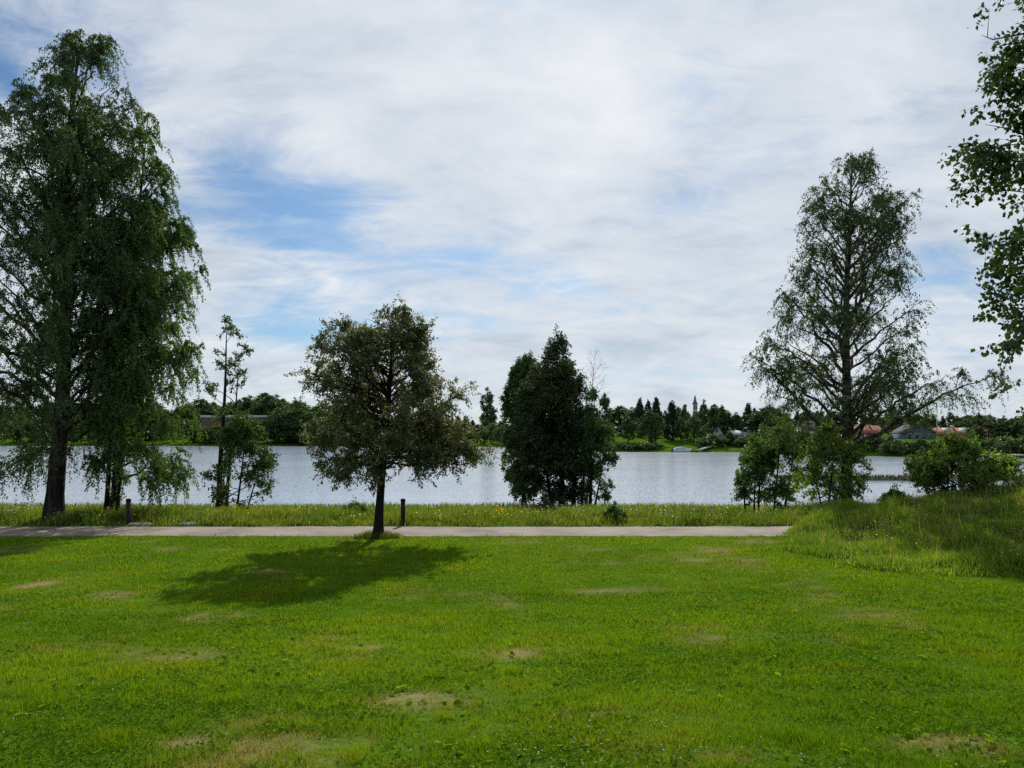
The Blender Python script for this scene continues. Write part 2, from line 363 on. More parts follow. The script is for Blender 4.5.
# --- clover and small weeds lying in the lawn, in patches
def discs(X, Y, z, r, tint, tilt=0.5, k=3):
    n = len(X); P = np.stack([X, Y, z], 1)
    nrm = np.stack([(RNG.random(n) - .5) * tilt * 2, (RNG.random(n) - .5) * tilt * 2, np.ones(n)], 1); nrm /= np.linalg.norm(nrm, axis=1)[:, None]
    a = RNG.random(n) * 6.283; t = np.stack([np.cos(a), np.sin(a), np.zeros(n)], 1)
    t -= nrm * (t * nrm).sum(1)[:, None]; t /= np.linalg.norm(t, axis=1)[:, None]; s = np.cross(nrm, t)
    V = []
    for q in range(k):
        an = 6.283 * q / k; dirv = t * math.cos(an) + s * math.sin(an); sd = -t * math.sin(an) + s * math.cos(an)
        V += [P, P + dirv * (r * .6)[:, None] + sd * (r * .5)[:, None] + nrm * (r * .15)[:, None], P + dirv * r[:, None], P + dirv * (r * .6)[:, None] - sd * (r * .5)[:, None] + nrm * (r * .15)[:, None]]
    V = np.stack(V, 1).reshape(-1, 3)
    i = (np.arange(n)[:, None] * 4 * k + np.arange(4 * k)[None, :]).ravel()
    return V, i, np.full(n * k, 4), np.repeat(tint, 4 * k, 0)
n = 190000; u = RNG.random(n); D = 3.6 * (16 / 3.6) ** u; X = (RNG.random(n) * 2 - 1) * (0.70 * D + 1); Y = D
cl = fbm2(X, Y, 0.55, 31.0, 4)
keep = (cl + (RNG.random(n) - .5) * 0.22 > 0.52) & (mound_in(X, Y) < 0) & (dryness(X, Y) < 0.35)
X, Y, D = X[keep], Y[keep], D[keep]; n = len(X)
r = np.maximum(0.013, 0.9 / F * D) * (0.6 + 0.9 * RNG.random(n))
tint = np.array([0.060, 0.135, 0.010]) * (0.45 + 1.15 * RNG.random((n, 1)))
V, fl, cnt, tn = discs(X, Y, gz(X, Y) + 0.015 + 0.03 * RNG.random(n), r, tint, tilt=0.8)
tag(link_mesh('clover_leaves', V, fl, cnt, M['lawn_blade'], colors=tn), 'clover leaves growing in patches through the mown lawn', 'clover', kind='stuff')
# broad-leaved weeds: rosettes scattered among the grass
n = 4500; u = RNG.random(n); D = 4.0 * (12 / 4.0) ** u; X = (RNG.random(n) * 2 - 1) * (0.70 * D + 1); Y = D
keep = (fbm2(X, Y, 0.9, 61.0, 3) + (RNG.random(n) - .5) * 0.3 > 0.56) & (mound_in(X, Y) < 0) & (dryness(X, Y) < 0.6)
X, Y, D = X[keep], Y[keep], D[keep]; n = len(X)
V, fl, cnt, tn = discs(X, Y, gz(X, Y) + 0.02 + 0.02 * RNG.random(n), (0.018 + 0.026 * RNG.random(n)), np.array([0.10, 0.19, 0.014]) * (0.6 + 0.8 * RNG.random((n, 1))), tilt=0.9, k=5)
tag(link_mesh('lawn_weeds', V, fl, cnt, M['lawn_blade'], colors=tn), 'broad-leaved weed rosettes scattered in the mown lawn', 'weeds', kind='stuff')
n = 3600; u = RNG.random(n); D = 4.5 * (21 / 4.5) ** u; X = (RNG.random(n) * 2 - 1) * 0.7 * D; Y = D
keep = (fbm2(X, Y, 0.4, 44.0, 3) + (RNG.random(n) - .5) * .15 > 0.60) & (mound_in(X, Y) < 0)
X, Y, D = X[keep], Y[keep], D[keep]; n = len(X)
V, fl, cnt, tn = discs(X, Y, gz(X, Y) + 0.06, np.maximum(0.007, 0.42 / F * D) * (0.7 + 0.6 * RNG.random(n)), np.array([0.55, 0.55, 0.48]) * (0.7 + 0.4 * RNG.random((n, 1))), k=4)
tag(link_mesh('clover_blossom', V, fl, cnt, M['petal'], colors=tn), 'tiny white clover blossoms dotted over the lawn', 'flowers', kind='stuff')

# --- long grass on the bank between path and water
def long_tint(X, Y, n, dry=0.14, lush=0.0):
    a = np.array([0.055, 0.112 + 0.02 * lush, 0.012]); b = np.array([0.115, 0.165 + 0.03 * lush, 0.022]); c = np.array([0.22, 0.19, 0.09])
    f = np.clip((fbm2(X, Y, 0.45, 3.3, 3) - 0.3) * 2.5 + (RNG.random(n) - .5) * .6, 0, 1)[:, None]
    t = a * (1 - f) + b * f
    d = (RNG.random((n, 1)) < dry) * 0.8
    return (t * (1 - d) + c * d) * (0.65 + 0.7 * RNG.random((n, 1)))
n = 170000
X = RNG.random(n) * 66 - 36; Y = 28.1 + RNG.random(n) ** 1.15 * 9.5
e = 28.25 + (fbm2(X, X * 0, 0.4, 6.0) - 0.5) * 0.45 + (fbm2(X, X * 0, 3.0, 7.5) - 0.5) * 0.16
keep = (Y > e - 0.05 - 0.22 * RNG.random(n) ** 3) & (mound_in(X, Y) < 0.2)
X, Y = X[keep], Y[keep]; n = len(X)
hn = fbm2(X, Y, 0.9, 17.0, 3)
h = (0.12 + 0.46 * np.clip((hn - 0.30) * 2.4, 0, 1)) * (0.45 + 0.85 * RNG.random(n)) * np.clip(0.45 + (Y - 28.2) * 0.9, 0.45, 1)
V, fl, cnt, tn = blades(X, Y, h, np.full(n, 0.028) * (0.6 + 0.7 * RNG.random(n)), 0.75, long_tint(X, Y, n), wind=0.15)
tag(link_mesh('long_grass', V, fl, cnt, M['long_blade'], colors=tn), 'unmown long grass on the bank between path and water', 'grass', kind='stuff')
# --- coarser reeds lower down to the water
n = 26000
X = RNG.random(n) * 90 - 48; Y = 37 + RNG.random(n) * 13
h = (0.2 + 0.35 * fbm2(X, Y, 0.5, 27.0)) * (0.6 + 0.6 * RNG.random(n))
V, fl, cnt, tn = blades(X, Y, h, np.full(n, 0.05), 0.7, long_tint(X, Y, n, .1))
tag(link_mesh('waterside_grass', V, fl, cnt, M['long_blade'], colors=tn), 'rough grass on the low ground at the water', 'grass', kind='stuff')
# --- mound
n = 420000
X = 7 + RNG.random(n) * 20; Y = 16.5 + RNG.random(n) * 18
mz = mound_in(X, Y)
keep = (mz > 0.9 * RNG.random(n) ** 2 - 0.35) & (X < 0.72 * Y + 3)
X, Y, mz = X[keep], Y[keep], mz[keep]; n = len(X)
hn = fbm2(X, Y, 0.8, 57.0, 3)
h = (0.16 + 0.46 * np.clip((hn - 0.25) * 1.9, 0, 1)) * (0.5 + 0.75 * RNG.random(n)) * np.clip(0.5 + mz * 0.45, 0.35, 1.0)
V, fl, cnt, tn = blades(X, Y, h, 0.018 * (0.6 + 0.7 * RNG.random(n)), 0.8, long_tint(X, Y, n, .10, 1.0) * np.array([1.35, 1.25, 1.1]), wind=-0.2)
tag(link_mesh('mound_grass', V, fl, cnt, M['long_blade'], colors=tn), 'tall uncut grass covering the low mound', 'grass', kind='stuff')
n = 5200
X = 8 + RNG.random(n) * 19; Y = 17 + RNG.random(n) * 17; mz = mound_in(X, Y)
keep = (mz > 0.3) & (fbm2(X, Y, 0.6, 35.0, 2) + (RNG.random(n) - .5) * .3 > 0.47); X, Y = X[keep], Y[keep]; n = len(X)
V, fl, cnt, tn = blades(X, Y, 0.5 + 0.35 * RNG.random(n), np.full(n, 0.014), 0.5, np.array([0.26, 0.20, 0.12]) * (0.6 + 0.7 * RNG.random((n, 1))), wind=-0.2)
tag(link_mesh('seed_heads', V, fl, cnt, M['long_blade'], colors=tn), 'brownish seed stems standing above the mound grass', 'grass', kind='stuff')
# --- tuft round the foot of the lone tree
n = 900
TX, TY = at(378, 25.2), 25.1
a = RNG.random(n) * 6.283; rr = 0.18 + 0.38 * RNG.random(n)
X = TX + np.cos(a) * rr * 1.35; Y = TY + np.sin(a) * rr
h = (0.30 - 0.35 * (rr - .18)) * (0.5 + 0.7 * RNG.random(n))
V, fl, cnt, tn = blades(X, Y, h, np.full(n, 0.016), 0.8, long_tint(X, Y, n, .05) * 0.8)
tag(link_mesh('tuft_grass', V, fl, cnt, M['long_blade'], colors=tn), 'tuft of longer grass round the foot of the lone tree', 'grass', kind='stuff')
# --- wildflowers: yellow and white heads on the bank and on the mound
def flowers(name, label, X, Y, hh, r, col):
    n = len(X)
    V, fl, cnt, tn = discs(X, Y, gz(X, Y) + hh, r, np.array(col) * (0.75 + 0.5 * RNG.random((n, 1))), tilt=0.9, k=4)
    tag(link_mesh(name, V, fl, cnt, M['petal'], colors=tn), label, 'flowers', kind='stuff')
n = 5000
X = RNG.random(n) * 60 - 33; Y = 28.6 + RNG.random(n) * 6
k = (fbm2(X, Y, 0.35, 71.0, 2) + 0.16 * np.exp(-((X + 1) / 3.2) ** 2) + 0.16 * np.exp(-((X + 10) / 3) ** 2) + (RNG.random(n) - .5) * .2 > 0.67) & (mound_in(X, Y) < .2)
X, Y = X[k], Y[k]; flowers('buttercups', 'yellow wildflowers on the bank beside the path', X, Y, 0.25 + 0.3 * RNG.random(len(X)), 0.026 + 0.016 * RNG.random(len(X)), (0.50, 0.40, 0.03))
n = 2600
X = RNG.random(n) * 60 - 33; Y = 28.6 + RNG.random(n) * 6
k = (fbm2(X, Y, 0.35, 81.0, 2) + (RNG.random(n) - .5) * .15 > 0.60) & (mound_in(X, Y) < .2)
X, Y = X[k], Y[k]; flowers('white_wildflowers', 'white flower heads and seed clocks on the bank beside the path', X, Y, 0.25 + 0.35 * RNG.random(len(X)), 0.022 + 0.02 * RNG.random(len(X)), (0.45, 0.45, 0.38))
n = 3000
X = 7 + RNG.random(n) * 20; Y = 15 + RNG.random(n) * 17; mz = mound_in(X, Y)
k = (mz > 0.4) & (fbm2(X, Y, 0.5, 91.0, 2) + (RNG.random(n) - .5) * .3 > 0.6)
X, Y = X[k], Y[k]; flowers('mound_wildflowers', 'pale flower heads among the tall grass of the mound', X, Y, 0.3 + 0.25 * RNG.random(len(X)), 0.016 + 0.012 * RNG.random(len(X)), (0.5, 0.5, 0.38))

# ------------------------------------------------------------------ trees
def tube_mesh(paths):
    V = []; FL = []; CN = []; off = 0
    for pts, rad, k in paths:
        n = len(pts)
        t = np.gradient(pts, axis=0); t /= np.linalg.norm(t, axis=1)[:, None] + 1e-9
        ref = np.array([0.31, 0.95, 0.05]); a = np.cross(t, ref); a /= np.linalg.norm(a, axis=1)[:, None] + 1e-9; b = np.cross(t, a)
        an = np.arange(k) * 6.28318 / k
        ring = pts[:, None, :] + rad[:, None, None] * (np.cos(an)[None, :, None] * a[:, None, :] + np.sin(an)[None, :, None] * b[:, None, :])
        V.append(ring.reshape(-1, 3))
        i = (np.arange(n - 1)[:, None] * k + np.arange(k)[None, :]); j = (np.arange(n - 1)[:, None] * k + (np.arange(k)[None, :] + 1) % k)
        FL.append((np.stack([i, j, j + k, i + k], -1).reshape(-1, 4) + off).ravel()); CN.append(np.full((n - 1) * k, 4))
        FL.append(np.arange(k) + off + (n - 1) * k); CN.append(np.array([k]))
        off += n * k
    return np.concatenate(V), np.concatenate(FL), np.concatenate(CN)

def bez(p0, p1, p2, n):
    t = np.linspace(0, 1, n)[:, None]
    return (1 - t) ** 2 * p0 + 2 * t * (1 - t) * p1 + t * t * p2

def leaf_mesh(P, A, size, rng, aspect=0.7, droop=0.0):
    n = len(P)
    a = A + rng.normal(0, 0.75, (n, 3)); a[:, 2] -= droop
    a /= np.linalg.norm(a, axis=1)[:, None] + 1e-9
    q = rng.normal(0, 1, (n, 3)); q[:, 2] += 0.0
    b = np.cross(a, q); b /= np.linalg.norm(b, axis=1)[:, None] + 1e-9
    L = (size * (0.65 + 0.7 * rng.random(n)))[:, None]; W = L * aspect
    nn = np.cross(a, b)
    V = np.stack([P, P + a * L * .45 + b * W * .5 + nn * L * .08, P + a * L, P + a * L * .42 - b * W * .5 + nn * L * .08], 1).reshape(-1, 3)
    return V, np.arange(n * 4), np.full(n, 4)

class Env:
    def __init__(s, prof, depth=1.0, seed=0, bump=0.16):
        p = sorted(prof); s.h = np.array([q[0] for q in p]); s.l = np.array([q[1] for q in p]); s.r = np.array([q[2] for q in p]); s.depth = depth; s.seed = seed; s.bump = bump
    def at(s, h):
        l = np.interp(h, s.h, s.l); r = np.interp(h, s.h, s.r); return (l + r) / 2, np.maximum((r - l) / 2, 0.05)
    def reach(s, q, az):           # distance from q (x,y,h) to the outline in direction az
        c, rx = s.at(q[2]); ry = max(rx * s.depth, 0.05)
        d = np.array([math.cos(az) / rx, math.sin(az) / ry]); o = np.array([(q[0] - c) / rx, q[1] / ry])
        A = d @ d; B = 2 * o @ d; C = o @ o - 1
        disc = B * B - 4 * A * C
        if disc < 0: return 0.1
        t = (-B + math.sqrt(disc)) / (2 * A)
        nzz = float(vnoise(np.array([q[2] * 0.55 + s.seed, math.cos(az) * 1.5 + 7, math.sin(az) * 1.5 + s.seed])))
        return max(t * (1 + s.bump * 2 * (nzz - 0.55)), 0.1)
    def inside(s, P):
        c, rx = s.at(P[:, 2]); ry = rx * s.depth
        az = np.arctan2(P[:, 1], P[:, 0] - c)
        nzz = vnoise(np.stack([P[:, 2] * 0.55 + s.seed, np.cos(az) * 1.5 + 7, np.sin(az) * 1.5 + s.seed], 1))
        rr = 1 + s.bump * 2 * (nzz - 0.55)
        return np.sqrt(((P[:, 0] - c) / rx) ** 2 + (P[:, 1] / ry) ** 2) / rr

def grow(seed, H, prof, r0, hb, nl=40, elev=(25, 60), arch=0.25, sub=2.2, sub_len=0.42, twig=5.0, twig_len=0.6, hang=0.3,
         n_leaves=50000, leaf=0.11, aspect=0.7, clump=0.0, depth=1.0, stems=None, extra=(), top=(0, 0), pw=0.85, ldroop=0.3, bump=0.16, flare=1.5, inner=0.25, leafless=False, rmin=0.72, lim=1.06, twig_geo=0.3, limb_sides=5):
    rng = np.random.default_rng(seed); env = Env(prof, depth, seed * 1.7, bump)
    paths = []; stems = stems or [((0, 0), top, H, r0)]
    axes = []
    for (bx, by), (tx, ty), h, r in stems:
        n = 18; t = np.linspace(0, 1, n)
        w = 0.006 * h * np.sin(t[:, None] * np.array([5.0, 4.1]) + rng.random(2) * 6) * np.sin(t * math.pi)[:, None]
        p = np.stack([bx + (tx - bx) * t + w[:, 0], by + (ty - by) * t + w[:, 1], t * h - 0.15 * (t == 0)], 1)
        rad = r * np.clip((1 - t) ** 0.85, 0.03, 1) * (1 + (flare - 1) * np.exp(-t * h / 0.35))
        paths.append((p, rad, 10)); axes.append((p, h, r, rad))
    limbs = []
    ex = list(extra)
    for i in range(nl + len(ex)):
        if i < nl:
            p, h, r, rad = axes[i % len(axes)]
            f = ((i + rng.random()) / nl) ** pw; hh = hb + (h * 0.985 - hb) * f
            k = np.interp(hh, p[:, 2], np.arange(len(p))); q = np.array([np.interp(hh, p[:, 2], p[:, 0]), np.interp(hh, p[:, 2], p[:, 1]), hh])
            rs = np.interp(hh, p[:, 2], rad)
            az = i * 2.39996 + rng.normal(0, 0.35)
            el = R(elev[0] + (elev[1] - elev[0]) * f + rng.normal(0, 6))
            he = hh
            for _ in range(4):
                Rr = env.reach((q[0], q[1], he), az); he = min(hh + Rr * math.tan(el), H * 0.985); he = (he + hh + (he - hh)) / 2
            Rr = env.reach((q[0], q[1], he), az) * rng.uniform(rmin, 1.0)
            e = np.array([q[0] + Rr * math.cos(az), q[1] + Rr * math.sin(az), hh + (he - hh) * rng.uniform(0.8, 1)])
        else:
            h0, e = ex[i - nl]; e = np.array(e, float); p, h, r, rad = axes[0]
            q = np.array([np.interp(h0, p[:, 2], p[:, 0]), np.interp(h0, p[:, 2], p[:, 1]), h0]); rs = np.interp(h0, p[:, 2], rad)
        if i < nl:                 # a limb ends inside the crown's outline
            for _ in range(8):
                if env.inside(e[None])[0] < 0.97: break
                e = q + (e - q) * 0.92
        L = np.linalg.norm(e - q)
        if L < 0.15: continue
        c = q + (e - q) * 0.5; c[2] += arch * L * 0.6
        n = max(5, int(L / 0.5) + 3); pts = bez(q, c, e, n)
        pts[1:-1] += rng.normal(0, 0.025 * min(L, 3), (n - 2, 3))
        lr = min(rs * 0.75, 0.016 * L + 0.006); t = np.linspace(0, 1, n)
        paths.append((pts, np.maximum(lr * (1 - t) ** 0.8, 0.004), limb_sides)); limbs.append((pts, lr, L, i >= nl))
    subs = []; sub_tubes = []
    for pts, lr, L, exl in limbs:
        ns = rng.poisson(sub * L * 0.85) + 1
        for _ in range(ns):
            s = rng.uniform(inner, 1.0); k = s * (len(pts) - 1); i0 = min(int(k), len(pts) - 2); q = pts[i0] + (pts[i0 + 1] - pts[i0]) * (k - i0)
            t = pts[i0 + 1] - pts[i0]; t = t / (np.linalg.norm(t) + 1e-9)
            d = rng.normal(0, 1, 3); d -= t * (d @ t); d /= np.linalg.norm(d) + 1e-9
            dd = t * rng.uniform(0.3, 0.9) + d; dd[2] += 0.15; dd /= np.linalg.norm(dd)
            l = max(0.25, L * sub_len * (1.15 - s) * rng.uniform(0.5, 1.1) + 0.15)
            l = min(l, 2.6)
            e = q + dd * l; c = q + dd * l * 0.55 + np.array([0, 0, 0.12 * l]); e[2] -= hang * l * 0.35
            if not exl and env.inside(e[None])[0] > lim + 0.01: continue
            n = 5; sp = bez(q, c, e, n)
            r_ = min(lr * 0.6, 0.010 * l + 0.003)
            sub_tubes.append((sp, np.maximum(r_ * (1 - np.linspace(0, 1, n)), 0.003), 4)); subs.append((sp, l, exl))
    # twigs: sampled along subs and outer limbs
    S = []; T = []; EXL = []; OWN = []
    for own, (sp, l, exl) in enumerate(subs + [(p_[int(len(p_) * 0.45):], L * 0.55, x) for p_, _, L, x in limbs] + [(a[0][int(len(a[0]) * .86):], a[1] * 0.14, False) for a in axes]):
        nt_ = rng.poisson(twig * l) + 1; s = rng.random(nt_) ** 0.8 * (len(sp) - 1.001); i0 = s.astype(int)
        q = sp[i0] + (sp[i0 + 1] - sp[i0]) * (s - i0)[:, None]; S.append(q); T.append(sp[i0 + 1] - sp[i0]); EXL.append(np.full(nt_, exl)); OWN.append(np.full(nt_, own))
    S = np.concatenate(S); T = np.concatenate(T); EXL = np.concatenate(EXL); OWN = np.concatenate(OWN); T /= np.linalg.norm(T, axis=1)[:, None] + 1e-9
    if clump > 0:
        k = vnoise(S * 0.9 + seed * 3.1) * 0.65 + vnoise(S * 2.1 + seed) * 0.35
        kp = (k > np.quantile(k, clump)) | EXL; S, T, EXL, OWN = S[kp], T[kp], EXL[kp], OWN[kp]
    nt_ = len(S)
    d = rng.normal(0, 1, (nt_, 3)) * 0.8 + T * 0.8; d /= np.linalg.norm(d, axis=1)[:, None]
    l = twig_len * (0.5 + 0.9 * rng.random(nt_))
    C = S + d * (l * 0.4)[:, None]; d2 = d * (1 - hang); d2[:, 2] -= hang * 1.4
    E = C + d2 * (l * 0.75)[:, None]
    kp = (env.inside(E) < lim) | EXL
    S, C, E, l, d2, OWN = S[kp], C[kp], E[kp], l[kp], d2[kp], OWN[kp]
    used = set(OWN.tolist()); paths += [tb for i_, tb in enumerate(sub_tubes) if i_ in used or leafless]
    kp = E[:, 2] > 0.12; S, C, E, l, d2 = S[kp], C[kp], E[kp], l[kp], d2[kp]
    gk = rng.random(len(S)) < twig_geo
    for a_, b_, c_ in zip(S[gk], C[gk], E[gk]): paths.append((np.stack([a_, b_, c_]), np.array([0.005, 0.004, 0.002]), 3))
    if leafless: return paths, None
    per = max(1, int(round(n_leaves / len(S))))
    t = rng.random((len(S), per, 1)) ** 0.8
    P = ((1 - t) ** 2 * S[:, None] + 2 * t * (1 - t) * C[:, None] + t * t * E[:, None]) + rng.normal(0, leaf * 0.5, (len(S), per, 3))
    A = np.repeat(d2[:, None], per, 1).reshape(-1, 3); P = P.reshape(-1, 3)
    return paths, leaf_mesh(P, A, leaf, rng, aspect, ldroop)

def make_tree(name, label, cat, base, bark, leafm, group=None, **kw):
    paths, lv = grow(**kw)
    root = tag(empty(name, base), label, cat, group)
    V, fl, cn = tube_mesh(paths); link_mesh('trunk', V, fl, cn, bark, root, smooth=True)
    if lv is not None: link_mesh('crown', *lv, leafm, root)
    return root

def prof(rows, D, bx, bz):        # outline rows (y, x_left, x_right) to metres relative to the base
    return [(zat(y, D) - bz, at(l, D) - at(bx, D), at(r, D) - at(bx, D)) for y, l, r in rows]
def place(bx, D): X = at(bx, D); return X, D, float(gz(X, D))

# 1 big birch, black foot, crown cut by the frame
X, Y, Z = place(53, 30); D = 30
pr = prof([(28, 72, 98), (45, 58, 116), (72, 36, 132), (105, 16, 144), (150, -10, 154), (200, -40, 160), (260, -60, 162), (330, -75, 162), (420, -75, 150), (470, -60, 125), (500, -40, 70)], D, 53, Z)
H = zat(32, D) - Z
make_tree('birch_tree', 'huge old birch with a thick black furrowed foot, tallest tree of the bank', 'tree', (X, Y, Z), M['birch_bark'], M['birch_leaf'],
          seed=3, H=H, prof=pr, r0=0.34, hb=2.4, nl=96, elev=(30, 64), inner=0.12, arch=0.12, sub=2.6, sub_len=0.42, twig=6.5, twig_len=0.95, hang=0.62, n_leaves=285000, leaf=0.07, rmin=0.84, clump=0.15, top=(at(76, D) - X, 0.2), ldroop=0.7, bump=0.22, lim=1.05, flare=1.3,
          extra=[(2.9, (at(8, D) - X, -1.0, zat(478, D) - Z)), (3.2, (at(24, D) - X, -.6, zat(462, D) - Z)), (3.0, (at(-20, D) - X, .5, zat(470, D) - Z))])
# 2 weeping birch, two stems
X, Y, Z = place(110, 31.5); D = 31.5
pr = prof([(106, 140, 154), (130, 132, 166), (170, 118, 176), (230, 104, 194), (300, 92, 207), (360, 88, 210), (420, 86, 208), (470, 84, 199), (500, 88, 192), (512, 95, 180)], D, 110, Z)
H = zat(110, D) - Z
make_tree('birch_tree', 'dense weeping birch on two slim stems with leaves hanging low over the bank', 'tree', (X, Y, Z), M['birch_bark'], M['weep_leaf'],
          seed=8, H=H, prof=pr, r0=0.2, hb=1.3, nl=90, elev=(12, 60), inner=0.15, arch=0.3, sub=2.8, sub_len=0.42, twig=6.5, twig_len=0.95, hang=0.68, n_leaves=210000, leaf=0.07, rmin=0.86, clump=0.14, ldroop=0.9, bump=0.16,
          stems=[((0.12, 0), (at(147, D) - X, 0.1), H, 0.19), ((-0.24, 0.12), (at(128, D) - X, -0.3), H * 0.7, 0.10)], lim=1.05)
# 3 slender young tree and 4 the bush beside it
D = 44; X, Y, Z = place(219, D)
pr = prof([(315, 222, 233), (326, 214, 240), (345, 208, 243), (352, 206, 250), (370, 208, 245), (400, 205, 242), (440, 202, 240), (480, 204, 236)], D, 219, Z)
H = zat(316, D) - Z
make_tree('young_tree', 'slender half-bare young tree with two thin stems at the water', 'tree', (X, Y, Z), M['bark'], M['alder_leaf'],
          seed=21, H=H, prof=pr, r0=0.16, hb=4.2, nl=22, elev=(30, 40), arch=0.2, sub=1.6, twig=3.5, twig_len=0.5, hang=0.2, n_leaves=3400, leaf=0.12, clump=0.35, bump=0.3,
          stems=[((0, 0), (at(227, D) - X, 0), H, 0.17), ((0.35, 0.1), (at(238, D) - X, 0.3), zat(350, D) - Z, 0.11)], lim=1.15)
D = 43; X, Y, Z = place(238, D)
pr = prof([(414, 232, 252), (430, 216, 262), (445, 208, 270), (465, 203, 279), (485, 204, 280), (505, 216, 268)], D, 238, Z)
make_tree('alder_bush', 'rounded alder bush growing round the foot of the slender young tree', 'bush', (X, Y, Z), M['bark'], M['alder_leaf'],
          seed=22, H=zat(415, D) - Z, prof=pr, r0=0.07, hb=0.3, nl=46, elev=(5, 60), arch=0.15, sub=3, twig=6, twig_len=0.5, hang=0.2, n_leaves=14000, leaf=0.12, clump=0.38, bump=0.3,
          stems=[((-.9, 0), (-.6, 0), 4.6, .06), ((-.1, 0), (.5, .2), 5.2, .07), ((.4, .2), (1.6, -.2), 3.6, .05)], flare=1.1)
# 5 lone ornamental tree on the lawn
D = 25.15; X, Y, Z = place(378, D)
pr = prof([(297, 390, 401), (312, 376, 413), (325, 330, 422), (345, 312, 432), (370, 300, 442), (400, 299, 456), (425, 302, 468), (445, 306, 478), (462, 309, 482), (474, 330, 462)], D, 378, Z)
H = zat(302, D) - Z
def rel(px, py, dy=0.0): return (at(px, D) - X, dy, zat(py, D) - Z)
make_tree('lawn_tree', 'lone round-crowned tree with tan-tinged leaves standing on the lawn edge', 'tree', (X, Y, Z), M['bark'], M['rowan_leaf'],
          seed=5, H=H, prof=pr, r0=0.15, hb=2.15, nl=84, elev=(2, 62), arch=0.14, sub=3.6, sub_len=0.46, twig=8, twig_len=0.40, hang=0.12, n_leaves=108000, leaf=0.076, aspect=0.6, clump=0.2, rmin=0.8, top=(at(394, D) - X, 0.0), ldroop=0.25, bump=0.11, lim=1.06, pw=1.0,
          extra=[(2.9, rel(487, 462, -.4)), (3.0, rel(480, 440, .5)), (3.4, rel(464, 394, .2)), (2.6, rel(322, 462, -.3)), (3.0, rel(302, 432, .4)), (4.2, rel(302, 372, 0)), (5.2, rel(322, 324, 0)), (2.5, rel(350, 470, -2)), (2.6, rel(440, 468, -1.6)), (2.8, rel(472, 455, .9)), (3.2, rel(468, 425, -.8)), (6.0, rel(424, 326, 0.2))])
# 6-9 dark group at the water
D = 52; X, Y, Z = place(524, D); Z = max(Z, -4.55)
pr = prof([(355, 518, 534), (370, 510, 544), (400, 503, 546), (430, 498, 544), (460, 498, 544), (490, 504, 540)], D, 524, Z)
make_tree('waterside_tree', 'mid-green rounded tree pressed against the dark pointed tree on its lone-lawn-tree side', 'tree', (X, Y, Z), M['bark'], M['alder_leaf'],
          seed=31, H=zat(358, D) - Z, prof=pr, r0=0.16, hb=0.6, nl=60, elev=(5, 60), sub=3, twig=6, twig_len=0.55, hang=0.2, n_leaves=60000, leaf=0.13, clump=0.08, bump=0.2)
D = 48; X, Y, Z = place(562, D); Z0 = Z
pr = prof([(329, 554, 560), (343, 546, 571), (362, 530, 582), (390, 516, 590), (420, 508, 594), (450, 502, 588), (480, 500, 592), (503, 508, 592)], D, 562, Z)
make_tree('cypress_tree', 'dense near-black pointed tree, tallest of the clump at the water', 'tree', (X, Y, Z), M['bark'], M['dark_leaf'],
          seed=32, H=zat(334, D) - Z, prof=pr, r0=0.2, hb=0.25, nl=150, elev=(5, 66), arch=0.05, sub=3.6, sub_len=0.40, twig=7, twig_len=0.5, hang=0.05, n_leaves=110000, leaf=0.12, clump=0.24, bump=0.24, top=(at(557, D) - X, 0),
          stems=[((0, 0), (at(557, D) - X, 0), zat(334, D) - Z, 0.2), ((.7, .1), (1.2, .1), zat(395, D) - Z, 0.13), ((-.6, 0), (-1.6, .2), zat(400, D) - Z, .12)])
D = 46.5; X, Y, Z = place(590, D)
pr = prof([(388, 590, 600), (402, 582, 609), (425, 578, 612), (450, 574, 617), (475, 572, 618), (498, 578, 612)], D, 590, Z)
make_tree('alder_bush', 'open leafy alder bush against the side of the dark pointed tree', 'bush', (X, Y, Z), M['bark'], M['alder_leaf'],
          seed=33, H=zat(389, D) - Z, prof=pr, r0=0.1, hb=0.3, nl=56, elev=(0, 60), sub=3, twig=6, twig_len=0.5, hang=0.2, n_leaves=20000, leaf=0.115, clump=0.36, bump=0.3,
          stems=[((0, 0), (.3, 0), zat(390, D) - Z, .1), ((-.5, 0), (-.2, 0), zat(420, D) - Z, .08), ((.3, .2), (1.2, 0), zat(430, D) - Z, .06)])
D = 49.5; X, Y, Z = place(586, D)
pr = prof([(346, 588, 602), (358, 584, 610), (375, 582, 612), (400, 578, 610), (440, 578, 600)], D, 586, Z)
make_tree('dead_tree', 'leafless grey tree whose bare twigs reach above the alder bush', 'tree', (X, Y, Z), M['dead_wood'], None,
          seed=34, H=zat(348, D) - Z, prof=pr, r0=0.07, hb=4.0, nl=26, elev=(40, 58), arch=-0.1, sub=1.6, twig=1.6, twig_len=0.6, hang=0.0, leafless=True, twig_geo=1.0, top=(0.6, 0), lim=1.3)
